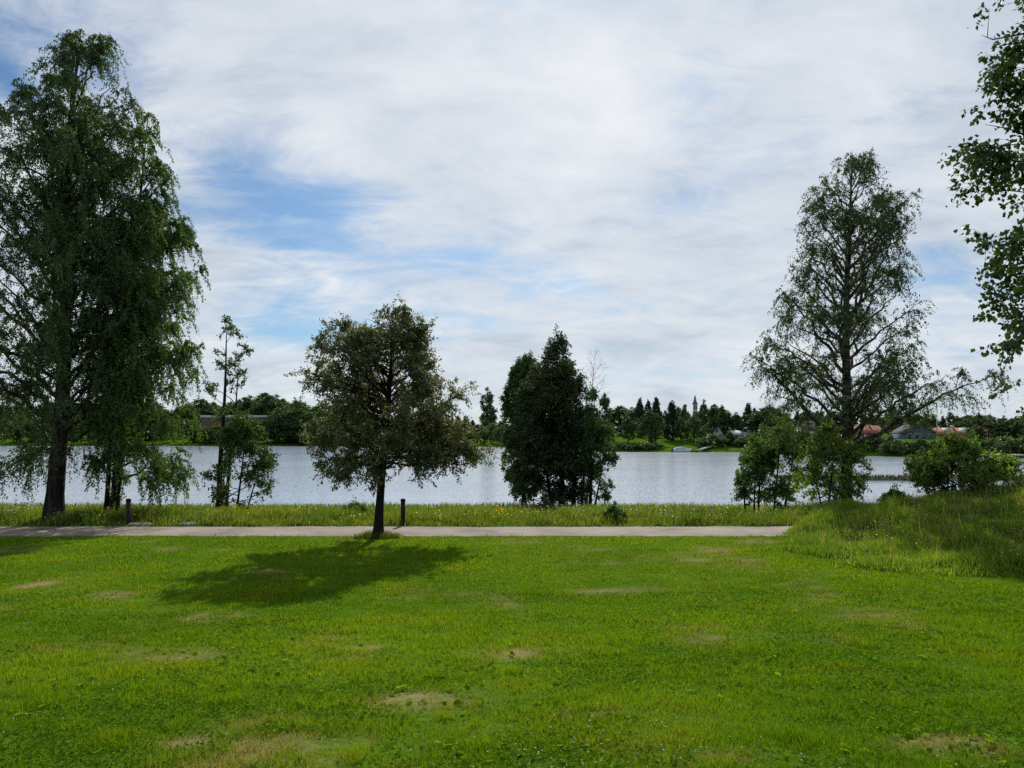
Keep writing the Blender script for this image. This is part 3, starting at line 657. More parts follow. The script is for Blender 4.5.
# 10 tall airy birch
D = 33; X, Y, Z = place(845, D)
pr = prof([(148, 848, 858), (163, 826, 882), (180, 814, 902), (200, 806, 914), (230, 795, 908), (255, 788, 900), (275, 784, 918), (300, 778, 926), (330, 758, 924), (360, 748, 922), (400, 752, 915), (430, 775, 885), (455, 800, 862)], D, 845, Z)
H = zat(151, D) - Z
make_tree('birch_tree', 'tall airy birch with sky showing through its thin crown beside the mound', 'tree', (X, Y, Z), M['birch_bark'], M['thin_leaf'],
          seed=12, H=H, prof=pr, r0=0.26, hb=2.6, nl=84, elev=(40, 58), arch=0.10, sub=2.8, sub_len=0.42, twig=6, twig_len=0.75, hang=0.6, n_leaves=110000, leaf=0.066, clump=0.2, top=(at(852, D) - X, 0), ldroop=0.7, bump=0.13, rmin=0.84, lim=1.06, twig_geo=0.4,
          extra=[(2.7, rel(985, 374, -.5)), (3.3, rel(955, 372, .6)), (2.4, rel(752, 352, .3))])
# 11-13 bushes by that birch
D = 38; X, Y, Z = place(770, D)
pr = prof([(414, 770, 792), (430, 752, 800), (450, 742, 804), (475, 734, 806), (500, 728, 800)], D, 770, Z)
make_tree('willow_bush', 'many-stemmed green bush between the river and the airy birch', 'bush', (X, Y, Z), M['bark'], M['fresh_leaf'],
          seed=41, H=zat(415, D) - Z, prof=pr, r0=0.07, hb=0.4, nl=56, elev=(10, 65), sub=3, twig=6, twig_len=0.45, hang=0.15, n_leaves=26000, leaf=0.095, clump=0.26, bump=0.3, flare=1.1,
          stems=[((-1.2, 0), (-1.5, 0), 3.4, .05), ((-.5, .3), (-.3, .3), 4.2, .06), ((.2, 0), (.5, 0), 4.6, .06), ((.6, -.2), (1.3, 0), 4.0, .06), ((-.9, -.3), (-.8, -.5), 3.6, .05)])
D = 31.3; X, Y, Z = place(828, D)
pr = prof([(422, 822, 850), (445, 800, 868), (470, 790, 872), (495, 796, 866), (512, 808, 850)], D, 828, Z)
make_tree('alder_bush', 'dark leafy bush at the foot of the airy birch', 'bush', (X, Y, Z), M['bark'], M['bright_leaf'],
          seed=42, H=zat(424, D) - Z, prof=pr, r0=0.06, hb=0.3, nl=52, elev=(5, 60), sub=3, twig=6, twig_len=0.45, hang=0.2, n_leaves=16000, leaf=0.085, clump=0.32, bump=0.28, flare=1.1,
          stems=[((0, 0), (.3, 0), 3.6, .05), ((.3, .2), (.9, .2), 3.2, .05), ((-.2, 0), (-.8, 0), 2.8, .04)])
D = 28.5; X, Y, Z = place(958, D)
pr = prof([(446, 938, 972), (454, 916, 1000), (462, 906, 1016), (478, 906, 1022), (494, 920, 1008)], D, 958, Z)
make_tree('willow_bush', 'broad bright green bush on top of the mound', 'bush', (X, Y, Z), M['bark'], M['bright_leaf'],
          seed=43, H=zat(447, D) - Z, prof=pr, r0=0.05, hb=0.2, nl=60, elev=(5, 55), sub=3.4, twig=7, twig_len=0.4, hang=0.12, n_leaves=30000, leaf=0.082, clump=0.24, bump=0.3, flare=1.1,
          stems=[((-.8, 0), (-1.1, 0), 1.8, .035), ((-.3, .2), (-.2, .2), 2.3, .04), ((.1, 0), (.4, 0), 2.2, .04), ((.4, -.1), (1.2, 0), 1.9, .035)])
# 14 maple at the frame's edge
D = 15.5; X = 14.0; Y = D; Z = float(gz(X, Y)); bx = 512 + X / D * F
pr = prof([(-190, 1120, 1260), (-100, 1030, 1380), (-20, 978, 1430), (40, 964, 1450), (95, 950, 1455), (150, 950, 1460), (180, 1005, 1460), (200, 1020, 1460), (218, 966, 1455), (255, 948, 1450), (310, 958, 1440), (355, 986, 1430), (390, 1020, 1400), (450, 1060, 1320)], D, bx, Z)
make_tree('maple_tree', 'broad-leaved tree whose boughs hang into view above the mound', 'tree', (X, Y, Z), M['bark'], M['maple_leaf'],
          seed=51, H=zat(-185, D) - Z, prof=pr, r0=0.24, hb=2.6, nl=76, elev=(5, 60), arch=0.2, sub=2.8, sub_len=0.42, twig=6, twig_len=0.5, hang=0.3, n_leaves=44000, leaf=0.105, aspect=0.85, clump=0.48, bump=0.3, lim=1.12, twig_geo=0.6,
          extra=[(4.0 + .3 * k, (at(px, dd) - X, dd - D, zat(py, dd) - Z)) for k, (px, py, dd) in enumerate([(986, 140, 15), (992, 100, 16), (1012, 40, 15), (990, 245, 15), (998, 312, 15.5), (1010, 345, 14.5), (1026, 408, 15)])])
# small shrubs in the bank grass
for k, (px, D, w_, h_, lb, mt) in enumerate([(615, 29.4, 0.55, 0.55, 'low dark round shrub in the bank grass beside the path', 'alder_leaf'), (545, 36, 0.8, 0.55, 'small leafy shrub in the grass before the dark pointed tree', 'alder_leaf'),
                                         (895, 30.5, 0.6, 0.75, 'small round shrub on the slope behind the mound', 'alder_leaf'), (355, 34, 0.7, 0.6, 'small pale green shrub in the bank behind the lone tree', 'fresh_leaf')]):
    X, Y, Z = place(px, D)
    make_tree('low_shrub', lb, 'shrub', (X, Y, Z), M['bark'], M[mt], seed=60 + k, H=h_, prof=[(0, -w_ * .6, w_ * .6), (h_ * .4, -w_, w_), (h_ * .8, -w_ * .7, w_ * .7), (h_ * 1.05, -.1, .1)], r0=0.02, hb=0.1, nl=22, elev=(10, 60), sub=5, twig=10, twig_len=0.14, hang=0.1, n_leaves=3500, leaf=0.07, flare=1.0, lim=1.15)

# ------------------------------------------------------------------ far shore trees
PROTO = {}
def far_proto(kind, seed):
    if kind == 'spruce':
        pr = [(0.6, -2.3, 2.3), (3, -2.2, 2.2), (7, -1.5, 1.5), (11, -.75, .75), (14, -.08, .08)]
        return dict(seed=seed, H=14, prof=pr, r0=0.2, hb=0.8, nl=80, elev=(-12, 30), arch=0.0, sub=1.4, sub_len=.4, twig=2.4, twig_len=.5, hang=.3, n_leaves=6500, leaf=.34, bump=.2, pw=0.75, twig_geo=0, limb_sides=3)
    if kind == 'round':
        pr = [(0.5, -2.0, 2.0), (2.5, -3.6, 3.6), (5, -3.8, 3.8), (7.5, -2.6, 2.6), (9, -.5, .5)]
        return dict(seed=seed, H=9, prof=pr, r0=0.2, hb=1.0, nl=40, elev=(5, 65), sub=1.4, twig=2.2, twig_len=.6, hang=.1, n_leaves=6500, leaf=.36, bump=.26, clump=.1, twig_geo=0, limb_sides=3)
    if kind == 'tall':
        pr = [(1.5, -1.5, 1.5), (5, -3.0, 3.0), (9, -3.0, 3.0), (13, -2.0, 2.0), (16, -.3, .3)]
        return dict(seed=seed, H=16, prof=pr, r0=0.24, hb=1.8, nl=48, elev=(20, 65), sub=1.3, twig=2.0, twig_len=.8, hang=.4, n_leaves=7500, leaf=.36, bump=.34, clump=.2, twig_geo=0, limb_sides=3)
    if kind == 'bushy':
        pr = [(0.1, -2.6, 2.6), (1.2, -3.2, 3.2), (2.4, -2.2, 2.2), (3.2, -.5, .5)]
        return dict(seed=seed, H=3.2, prof=pr, r0=0.08, hb=0.2, nl=30, elev=(5, 60), sub=1.6, twig=2.4, twig_len=.4, hang=.1, n_leaves=3200, leaf=.3, bump=.3, twig_geo=0, limb_sides=3, flare=1.0)
for kind, mats_ in (('spruce', ['far_dark', 'far_dark', 'far_dark']), ('round', ['far_green', 'far_pale', 'far_green']), ('tall', ['far_green', 'far_pale', 'far_green']), ('bushy', ['far_green', 'far_pale'])):
    for v, mm in enumerate(mats_):
        paths, lv = grow(**far_proto(kind, 100 + v * 7 + len(kind)))
        V, fl, cn = tube_mesh([p for p in paths if p[1][0] > 0.02] or paths[:1])
        a = link_mesh('trunk', V, fl, cn, M['bark'], smooth=True); b = link_mesh('crown', *lv, M[mm])
        PROTO[kind, v] = (a.data, b.data)
        bpy.data.objects.remove(a); bpy.data.objects.remove(b)
KNAME = {'spruce': 'spruce_tree', 'round': 'round_tree', 'tall': 'tall_tree', 'bushy': 'shore_bush'}
KH = {'spruce': 14.0, 'round': 9.0, 'tall': 16.0, 'bushy': 3.2}
FR = random.Random(4)
def far_tree(kind, px, back, top=None, height=None, label=None, group=None, wide=1.0, v=None):
    # back: metres behind the shoreline along the line of sight
    D = 100.0
    for _ in range(80): D = 0.7 * D + 0.3 * (float(shore(at(px, D))) + back)
    X = at(px, D); Z = float(gz(X, D))
    v = FR.randrange(2 if kind == 'bushy' else 3) if v is None else v
    h = height if height else max(2.0, zat(top, D) - Z)
    s = h / KH[kind]
    t = tag(empty(KNAME[kind], (X, D, Z - 0.1), FR.random() * 6.28), label, 'bush' if kind == 'bushy' else 'tree', group)
    w_ = s * wide * 1.3 * FR.uniform(0.92, 1.08)
    t.scale = (w_, w_, s)
    for nm, me in zip(('trunk', 'crown'), PROTO[kind, v]):
        o = bpy.data.objects.new(nm, me); COL.objects.link(o); o.parent = t
    return t
# trees one can pick out across the water
far_tree('tall', 487, 55, top=387, label='tall bluish tree alone above the far shore, left of the dark clump', v=0, wide=0.85)
far_tree('tall', 605, 60, top=391, label='tall deciduous tree rising right beside the dark clump on the far bank', v=2, wide=0.7)
far_tree('round', 607, 26, top=419, label='small round tree on the sunlit green, next to the dark clump', v=0, wide=0.7)
far_tree('round', 628, 28, top=418, label='small round tree in the middle of the sunlit green', v=2, wide=0.8)
far_tree('round', 650, 20, top=411, label='broad dark round tree on the sunlit green above the boat', v=0, wide=0.9)
far_tree('spruce', 640, 60, top=396, label='first slim spruce of the row behind the sunlit green', v=0, wide=0.95)
far_tree('spruce', 648, 68, top=398, label='second slim spruce of the row behind the sunlit green', v=1, wide=0.9)
far_tree('spruce', 656, 62, top=395, label='third slim spruce of the row, just behind the broad round tree', v=2, wide=0.9)
far_tree('spruce', 672, 34, top=399, label='big broad-based spruce directly above the boat', v=1, wide=1.25)
far_tree('tall', 685, 44, top=404, label='pale green tree between the big spruce and the spire', v=1, wide=0.8)
far_tree('round', 694, 26, top=416, label='paler bushy tree below the spire', v=1, wide=0.85)
far_tree('round', 681, 30, top=418, label='pale rounded tree just right of the big spruce', v=1, wide=0.7)
far_tree('tall', 704, 55, top=399, label='tree standing directly right of the spire', v=0, wide=0.75)
far_tree('tall', 714, 36, top=402, label='dark tall tree beside the small white house', v=2, wide=0.8)
far_tree('round', 722, 42, top=407, label='dark round-topped tree over the small white house', v=0, wide=0.9)
far_tree('round', 737, 60, top=415, label='round tree behind the grey-roofed cottage', v=2, wide=0.9)
far_tree('spruce', 748, 60, top=401, label='tall spruce behind the many-stemmed green bush', v=2, wide=1.1)
far_tree('round', 730, 16, top=432, label='low round shore tree just left of the many-stemmed green bush', v=2, wide=0.9)
# the wood on the far left shore and the fill rows: trees nobody could tell apart share a label within their wood
def row(px0, px1, step, back, tops, kinds, label, group, jit=3):
    x = px0
    while x < px1:
        k = FR.choice(kinds)
        nm = {'spruce': 'dark spruce', 'round': 'rounded leafy tree', 'tall': 'tall leafy tree', 'bushy': 'low bush'}[k]
        far_tree(k, x + FR.uniform(-2, 2), FR.uniform(*back), top=np.interp(x, [t[0] for t in tops], [t[1] for t in tops]) + FR.uniform(-jit, jit), label=nm + ' ' + label, group=nm + ' ' + group, wide=FR.uniform(1.0, 1.4))
        x += 0.8 * step * FR.uniform(0.75, 1.25)
row(-140, 205, 15, (30, 70), [(0, 404), (205, 402)], ['round', 'tall', 'spruce'], 'in the far wood behind the two big birches', 'of the wood behind the big birches')
row(-150, 205, 17, (6, 22), [(0, 418), (205, 420)], ['round', 'tall'], 'at the far water edge behind the two big birches', 'at the water behind the big birches')
row(212, 300, 8, (70, 110), [(205, 404), (232, 402), (245, 396), (280, 396), (296, 404)], ['tall', 'round'], 'on the rise behind the flat-roofed building', 'on the rise behind the flat roof', 2)
row(196, 330, 13, (4, 16), [(200, 426), (255, 424), (280, 412), (330, 412)], ['round', 'round', 'tall'], 'at the far water edge below the flat-roofed building', 'at the water below the flat roof', 2)
row(290, 448, 11, (24, 70), [(290, 404), (330, 405), (440, 416)], ['round', 'tall', 'spruce'], 'on the far shore behind the lone lawn tree', 'on the far shore behind the lone tree')
row(320, 470, 14, (4, 14), [(320, 420), (460, 425)], ['round', 'bushy'], 'at the far water edge behind the lone lawn tree', 'at the water behind the lone tree')
row(452, 600, 12, (26, 70), [(450, 418), (470, 416), (600, 412)], ['round', 'tall', 'spruce'], 'on the far shore behind the dark clump', 'on the far shore behind the dark clump')
row(455, 590, 14, (5, 14), [(455, 424), (500, 426), (590, 428)], ['round'], 'at the far water edge behind the dark clump', 'at the water behind the dark clump')
row(612, 760, 11, (75, 125), [(612, 409), (640, 406), (735, 412), (760, 410)], ['tall', 'round', 'tall', 'spruce'], 'in the back rows of the wood around the spire', 'in the back rows around the spire', 2)
row(755, 880, 11, (45, 90), [(755, 408), (800, 410), (880, 416)], ['tall', 'spruce', 'round'], 'in the wood seen through the airy birch', 'in the wood behind the airy birch')
row(760, 900, 13, (5, 16), [(755, 430), (900, 436)], ['round', 'bushy'], 'at the far water edge behind the airy birch', 'at the water behind the airy birch')
row(872, 1130, 9, (75, 130), [(872, 416), (940, 413), (1000, 417), (1130, 415)], ['tall', 'spruce', 'round'], 'on the skyline behind the red-roofed houses', 'on the skyline behind the red roofs', 2)
row(978, 1130, 13, (22, 45), [(978, 424), (1010, 420), (1130, 418)], ['round', 'tall'], 'on the far shore behind the bright green mound bush', 'behind the bright green mound bush')
row(880, 1120, 14, (3, 12), [(880, 440), (1120, 438)], ['bushy', 'round'], 'at the far water edge below the red-roofed houses', 'at the water below the red roofs', 2)
row(705, 765, 9, (8, 20), [(705, 437), (765, 436)], ['bushy'], 'on the far bank right of the boat', 'on the far bank by the boat', 2)
row(596, 660, 9, (1.5, 4), [(596, 447), (640, 445), (660, 446)], ['bushy'], 'at the waterline below the sunlit green', 'at the waterline below the green', 1)

# ------------------------------------------------------------------ boxes, houses, boat ...
class MB:
    def __init__(s): s.v = []; s.f = []
    def poly(s, vs, fs):
        o = len(s.v); s.v += [tuple(map(float, v)) for v in vs]; s.f += [[i + o for i in f] for f in fs]; return s
    def box(s, x0, x1, y0, y1, z0, z1):
        return s.poly([(x0, y0, z0), (x1, y0, z0), (x1, y1, z0), (x0, y1, z0), (x0, y0, z1), (x1, y0, z1), (x1, y1, z1), (x0, y1, z1)],
                      [(0, 3, 2, 1), (4, 5, 6, 7), (0, 1, 5, 4), (1, 2, 6, 5), (2, 3, 7, 6), (3, 0, 4, 7)])
    def lathe(s, prof_, k=16):
        n = len(prof_); vs = [(r * math.cos(6.28318 * i / k), r * math.sin(6.28318 * i / k), z) for r, z in prof_ for i in range(k)]
        fs = [(j * k + i, j * k + (i + 1) % k, (j + 1) * k + (i + 1) % k, (j + 1) * k + i) for j in range(n - 1) for i in range(k)]
        fs += [tuple(range(k - 1, -1, -1)), tuple((n - 1) * k + i for i in range(k))]
        return s.poly(vs, fs)
    def build(s, name, m, parent=None, loc=None, smooth=False, bevel=0.0, jitter=0.0):
        fl = [i for f in s.f for i in f]
        o = link_mesh(name, np.array(s.v), fl, [len(f) for f in s.f], m, parent, smooth=smooth, loc=loc)
        if bevel:
            b = o.modifiers.new('bevel', 'BEVEL'); b.width = bevel; b.segments = 2
        return o
def plain(name, c, rough=0.95, var=0.12, scale=3.0):
    return noisy_mat(name, tuple(x * (1 - var) for x in c), tuple(min(1, x * (1 + var)) for x in c), scale, rough, 0.05)
M['white_paint'] = plain('white_paint', (0.36, 0.36, 0.36)); M['blue_paint'] = plain('blue_grey_paint', (0.07, 0.11, 0.17)); M['pink_wall'] = plain('pink_render', (0.50, 0.32, 0.28))
M['cream'] = plain('cream_render', (0.55, 0.50, 0.42)); M['grey_wall'] = plain('grey_render', (0.30, 0.30, 0.30)); M['red_tile'] = plain('red_tile', (0.20, 0.085, 0.065)); M['grey_roof'] = plain('grey_roof', (0.30, 0.30, 0.32))
M['dark_roof'] = plain('dark_roof', (0.06, 0.06, 0.065)); M['glass'] = plain('window_glass', (0.04, 0.05, 0.06), 0.1); M['brown_wall'] = plain('brown_boards', (0.12, 0.085, 0.06))
M['pale_roof'] = plain('pale_roof', (0.42, 0.43, 0.44)); M['copper'] = plain('spire_metal', (0.10, 0.14, 0.14))

def house(name, label, cat, px, D, z0, w, d, wall_h, roof_h, wm, rm, n_win=4, floors=1, rot=0.0, gable_front=False, chimney=True, dormers=0):
    X = at(px, D); root = tag(empty(name, (X, D, z0), rot), label, cat)
    hw, hd = w / 2, d / 2
    mb = MB(); mb.box(-hw, hw, -hd, hd, -2.0, wall_h)
    ov = 0.35
    if roof_h > 0:
        if gable_front:
            for s in (-1, 1): mb.poly([(-hw, s * hd, wall_h), (hw, s * hd, wall_h), (0, s * hd, wall_h + roof_h)], [(0, 1, 2)])
        else:
            for s in (-1, 1): mb.poly([(s * hw, -hd, wall_h), (s * hw, hd, wall_h), (s * hw, 0, wall_h + roof_h)], [(0, 1, 2)])
    mb.build('wall', wm, root)
    rb = MB()
    if roof_h <= 0:
        rb.box(-hw - .5, hw + .5, -hd - .5, hd + .5, wall_h + 0.003, wall_h + 1.3)
    else:
        t = 0.22
        for s in (-1, 1):
            if gable_front:
                a = (s * (hw + ov), wall_h - ov * roof_h / hw); b = (0, wall_h + roof_h); y0, y1 = -hd - ov, hd + ov
                vs = [(a[0], y0, a[1]), (b[0], y0, b[1]), (b[0], y1, b[1]), (a[0], y1, a[1])]
            else:
                a = (s * (hd + ov), wall_h - ov * roof_h / hd); b = (0, wall_h + roof_h); x0, x1 = -hw - ov, hw + ov
                vs = [(x0, a[0], a[1]), (x0, b[0], b[1]), (x1, b[0], b[1]), (x1, a[0], a[1])]
            vs = [(x, y, z + .01) for x, y, z in vs] + [(x, y, z + t) for x, y, z in vs]
            rb.poly(vs, [(0, 1, 2, 3), (7, 6, 5, 4), (0, 4, 5, 1), (1, 5, 6, 2), (2, 6, 7, 3), (3, 7, 4, 0)])
    ro = rb.build('roof', rm, root)
    if chimney and roof_h > 0: MB().box(w * .18, w * .18 + .7, -.35, .35, wall_h + roof_h * .5, wall_h + roof_h + 1.0).build('chimney', M['grey_wall'], ro)
    for f in range(floors):
        for i in range(n_win):
            cx = -hw + w * (i + .5) / n_win; cz = wall_h * (f + .55) / floors
            if i == n_win // 2 and f == 0 and roof_h > 0:
                MB().box(cx - .5, cx + .5, -hd - .05, -hd - .003, 0.0, 2.1).build('door', M['brown_wall'], root); continue
            wn = MB().box(cx - .65, cx + .65, -hd - .06, -hd - .003, cz - .7, cz + .7).build('window', M['white_paint'], root)
            MB().box(cx - .52, cx + .52, -hd - .08, -hd - .062, cz - .57, cz + .57).build('pane', M['glass'], wn)
    for i in range(dormers):
        cx = -hw + w * (i + .5) / dormers; cz = wall_h + roof_h * .12
        dm = MB(); dm.box(cx - 1.0, cx + 1.0, -hd * .95, -hd * .2, cz, cz + 1.2)
        dm.poly([(cx - 1.0, -hd * .95, cz + 1.2), (cx + 1.0, -hd * .95, cz + 1.2), (cx, -hd * .95, cz + 1.9), (cx - 1.0, 0, cz + 1.2), (cx + 1.0, 0, cz + 1.2), (cx, 0, cz + 1.9)], [(0, 1, 2), (0, 2, 5, 3), (1, 4, 5, 2)])
        dm.build('dormer', M['white_paint'], ro)
    return root
def lz(px, D): return float(gz(at(px, D), D))
D = 432; house('flat_roofed_building', 'long low building with a pale flat roof among far trees, behind the slender young tree', 'building', 238, D, 3.0, 36, 12, zat(418, D) - 3.0, 0, M['brown_wall'], M['pale_roof'], 9, 2)
D = 445; house('grey_house', 'pale grey house half hidden beyond the crown of the lone lawn tree', 'house', 319, D, 5.0, 9, 9, zat(416, D) - 5, 3.2, M['grey_wall'], M['grey_roof'], 3, 2)
D = 262; house('cottage', 'small cottage with a grey roof beside the many-stemmed bush', 'house', 740, D, -0.9, 6.5, 6, zat(435, D) + .9 , 1.4, M['cream'], M['grey_roof'], 3)
D = 268; house('white_house', 'tiny white house front between dark trees right of the spire', 'house', 716, D, -1.2, 3.5, 5, zat(433, D) + 1.2, 2.2, M['white_paint'], M['dark_roof'], 2, 1, gable_front=True, chimney=False)
D = 228; house('pink_house', 'pink house with a reddish roof seen through the airy birch', 'house', 862, D, -0.9, 9, 8, zat(433, D) + .9, 2.0, M['pink_wall'], M['red_tile'], 5)
D = 232; house('cream_house', 'cream house under a brown roof behind the trunk of the airy birch', 'house', 815, D, -0.9, 10, 8, zat(430, D) + .9, 2.4, M['cream'], M['dark_roof'], 4)
D = 222; house('blue_house', 'blue-grey gabled house left of the red-roofed row', 'house', 912, D, -0.9, 8, 9, zat(433, D) + .9, 2.2, M['blue_paint'], M['dark_roof'], 4, 1, gable_front=True)
D = 226; house('row_house', 'long red-roofed row of dwellings with white dormers beside the flagpole', 'house', 942, D, -0.9, 15, 8, zat(435, D) + .9, 1.9, M['cream'], M['red_tile'], 8, 1, dormers=3)
D = 231; house('red_roof_house', 'shorter red-roofed house with one white dormer at the far end of the row', 'house', 971, D, -0.9, 10, 8, zat(435, D) + .9, 1.7, M['grey_wall'], M['red_tile'], 4, 1, dormers=1)
D = 300; house('red_house', 'distant red house whose roof tops the trees above the row', 'house', 974, D, 0.5, 8, 7, zat(422, D) - .5, 2.0, M['pink_wall'], M['red_tile'], 3)
# church spire
D = 470; root = tag(empty('church_tower', (at(695, D), D, 2)), 'slim pointed church spire above the far trees', 'church tower')
zt = zat(395, D) - 2; zb = zat(404, D) - 2
MB().box(-1.2, 1.2, -1.2, 1.2, -3, zb).build('tower', M['grey_wall'], root)
MB().box(-1.5, 1.5, -1.5, 1.5, zb + .003, zb + .5).build('cornice', M['copper'], root)
MB().lathe([(1.3, zb + .5), (1.0, zb + 1.6), (0.7, zb + 2.8), (0.45, zb + 4.5), (0.12, zt)], 8).build('spire', M['copper'], root)
for s in (-1, 1): MB().box(s * .55 - .3, s * .55 + .3, -1.26, -1.203, zb - 3.2, zb - .9).build('belfry_window', M['glass'], root)
# boat at the far shore
D = 233.5; X = at(682, D)
root = tag(empty('boat', (X, D, -4.6), R(4)), 'white motorboat under a pale blue cover at the far bank', 'boat')
L = 5.6
def hull(L, bm_, dpt, fre):
    st = [(-.5, .85, 0), (-.3, 1, 0), (0, 1, 0), (.25, .86, .05), (.42, .45, .18), (.5, .03, .32)]
    vs = []; 
    for t, bw, sh in st:
        x = t * L
        vs += [(x, -bm_ * bw, fre + sh), (x, -bm_ * bw * .8, 0.05), (x, 0, -dpt + sh), (x, bm_ * bw * .8, 0.05), (x, bm_ * bw, fre + sh)]
    fs = [(i * 5 + j, (i + 1) * 5 + j, (i + 1) * 5 + j + 1, i * 5 + j + 1) for i in range(5) for j in range(4)]
    fs += [(0, 1, 2, 3, 4)] + [(i * 5, i * 5 + 4, (i + 1) * 5 + 4, (i + 1) * 5) for i in range(5)]
    return MB().poly(vs, fs)
M['boat_white'] = plain('boat_gelcoat', (0.42, 0.44, 0.46), 0.5); M['cover_blue'] = plain('boat_cover', (0.22, 0.32, 0.44)); M['jetty_wood'] = plain('jetty_wood', (0.22, 0.20, 0.17))
hull(L, 1.15, .3, .75).build('hull', M['boat_white'], root)
vs = []
for t, w_, z in [(-.46, .8, .95), (-.3, .95, 1.5), (0, .9, 1.75), (.15, .85, 1.35), (.4, .4, 1.12)]: vs += [(t * L, -1.1 * w_, .95), (t * L, -.55 * w_, z), (t * L, .55 * w_, z), (t * L, 1.1 * w_, .95)]
MB().poly(vs, [(i * 4 + j, (i + 1) * 4 + j, (i + 1) * 4 + j + 1, i * 4 + j + 1) for i in range(4) for j in range(3)] + [(0, 1, 2, 3), (19, 18, 17, 16)]).build('cover', M['cover_blue'], root)
MB().box(-L * .5 - .45, -L * .5 - .02, -.25, .25, -.2, 1.15).build('outboard_motor', M['dark_roof'], root)
D = 234; root = tag(empty('rowing_boat', (at(691, D), D, -4.6), R(-8)), 'small dark open boat moored between the motorboat and the ramp', 'boat')
hull(4.4, .75, .2, .5).build('hull', M['brown_wall'], root)
for x_ in (-.9, .5): MB().box(x_ - .15, x_ + .15, -.6, .6, .505, .56).build('thwart', M['jetty_wood'], root)
# ramp and jetty
def jetty(label, px, D, w_, l_, rz, slope=0.0):
    root = tag(empty('jetty', (at(px, D), D, -4.6), rz), label, 'jetty')
    MB().poly([(-w_/2, 0, .45), (w_/2, 0, .45), (w_/2, l_, .45 + slope), (-w_/2, l_, .45 + slope), (-w_/2, 0, .6), (w_/2, 0, .6), (w_/2, l_, .6 + slope), (-w_/2, l_, .6 + slope)], [(0, 3, 2, 1), (4, 5, 6, 7), (0, 1, 5, 4), (1, 2, 6, 5), (2, 3, 7, 6), (3, 0, 4, 7)]).build('deck', M['jetty_wood'], root)
    for sx in (-1, 1):
        for yy in (0.2, l_ * .5): MB().box(sx * w_ * .42 - .1, sx * w_ * .42 + .1, yy, yy + .2, -1.2, .447).build('pile', M['brown_wall'], root)
jetty('pale sloping landing stage right of the moored boats', 697, 232, 1.6, 9, R(-40), 1.2)
jetty('grey jetty at the far shore behind the bright green mound bush', 1010, 167, 9, 4, R(0), 0.3)
# flagpole
D = 220; root = tag(empty('flagpole', (at(937, D), D, lz(937, D))), 'thin white flagpole in front of the red-roofed row', 'flagpole')
MB().lathe([(.16, -.3), (.13, 4), (.07, 9.2)], 10).build('pole', M['white_paint'], root, smooth=True); MB().lathe([(.05, 9.2), (.14, 9.3), (.14, 9.4), (.03, 9.5)], 10).build('finial', M['white_paint'], root)
# breakwater: rough stones with grass on the crown
M['rock'] = noisy_mat('grey_rock', (0.02, 0.021, 0.02), (0.06, 0.06, 0.055), 2.5, 0.9, 0.6)
rx_ = axis([(26, 92, 0.8)]); tt = np.linspace(-1, 1, 9)
BX = np.repeat(rx_[:, None], 9, 1) ; BY = 82.5 + tt[None, :] * 2.4 + (fbm2(BX, BX * 0 + tt, .3, 3.0) - .5) * 2.0
prf = np.clip((rx_ - 26) / 4, 0, 1)[:, None]
BZ = -5.45 + prf * (1 - tt[None, :] ** 2) * (1.05 + 0.35 * fbm2(BX, BY, .5, 8.0)) + (fbm2(BX, BY, 1.4, 6.0) - .5) * .35
fb = grid_faces(len(rx_), 9)[:, ::-1]
root = tag(empty('breakwater', (0, 0, 0)), 'long low dark breakwater lying across the water behind the bushes', 'breakwater')
link_mesh('stone_bank', np.stack([BX, BY, BZ], -1).reshape(-1, 3), fb.ravel(), np.full(len(fb), 4), M['rock'], root)
n = 5000; X = 28 + RNG.random(n) * 62; Y = 82.5 + (RNG.random(n) - .5) * 2.2
V, fl, cnt, tn = blades(X, Y, .25 + .35 * RNG.random(n), np.full(n, .07), .7, long_tint(X, Y, n, .02) * .25, z=np.full(n, -4.45))
tag(link_mesh('grass', V, fl, cnt, M['long_blade'], root, colors=tn), kind='stuff')

# bollards and the flat stone
M['post'] = noisy_mat('tarred_post', (0.012, 0.011, 0.010), (0.035, 0.032, 0.028), 8, 0.7, 0.3)
for px, lb in ((403, 'dark post with a chamfered cap by the path, beside the lone lawn tree'), (128.5, 'dark post with a chamfered cap by the path, under the weeping birch')):
    D = 28.55; X = at(px, D); root = tag(empty('bollard', (X, D, float(gz(X, D)) + 0.0)), lb, 'bollard', 'posts along the path')
    MB().lathe([(.088, -.3), (.088, 0.0), (.085, .90)], 14).build('post', M['post'], root, smooth=False)
    MB().lathe([(.094, .903), (.094, .97), (.07, 1.0), (.02, 1.01)], 14).build('cap', M['post'], root)
D = 28.45
for px, sx, lb in ((142, .42, 'pale flat stone at the path edge next to the post under the weeping birch'), (188, .3, 'small pale flat stone at the path edge below the slender young tree')):
    X = at(px, D); k = 11; an = np.arange(k) * 6.283 / k; rr = 1 + .18 * np.sin(an * 3 + px)
    vs = [(math.cos(a) * sx * r_ * sc, math.sin(a) * .2 * r_ * sc, z) for z, sc in ((-.05, 1), (.09, 1), (.12, .85)) for a, r_ in zip(an, rr)]
    fs = [(j * k + i, j * k + (i + 1) % k, (j + 1) * k + (i + 1) % k, (j + 1) * k + i) for j in range(2) for i in range(k)] + [tuple(2 * k + i for i in range(k))]
    tag(MB().poly(vs, fs).build('flat_stone', plain('pale_stone', (0.30, 0.285, 0.26)), loc=(X, D, float(gz(X, D)))), lb, 'stone')

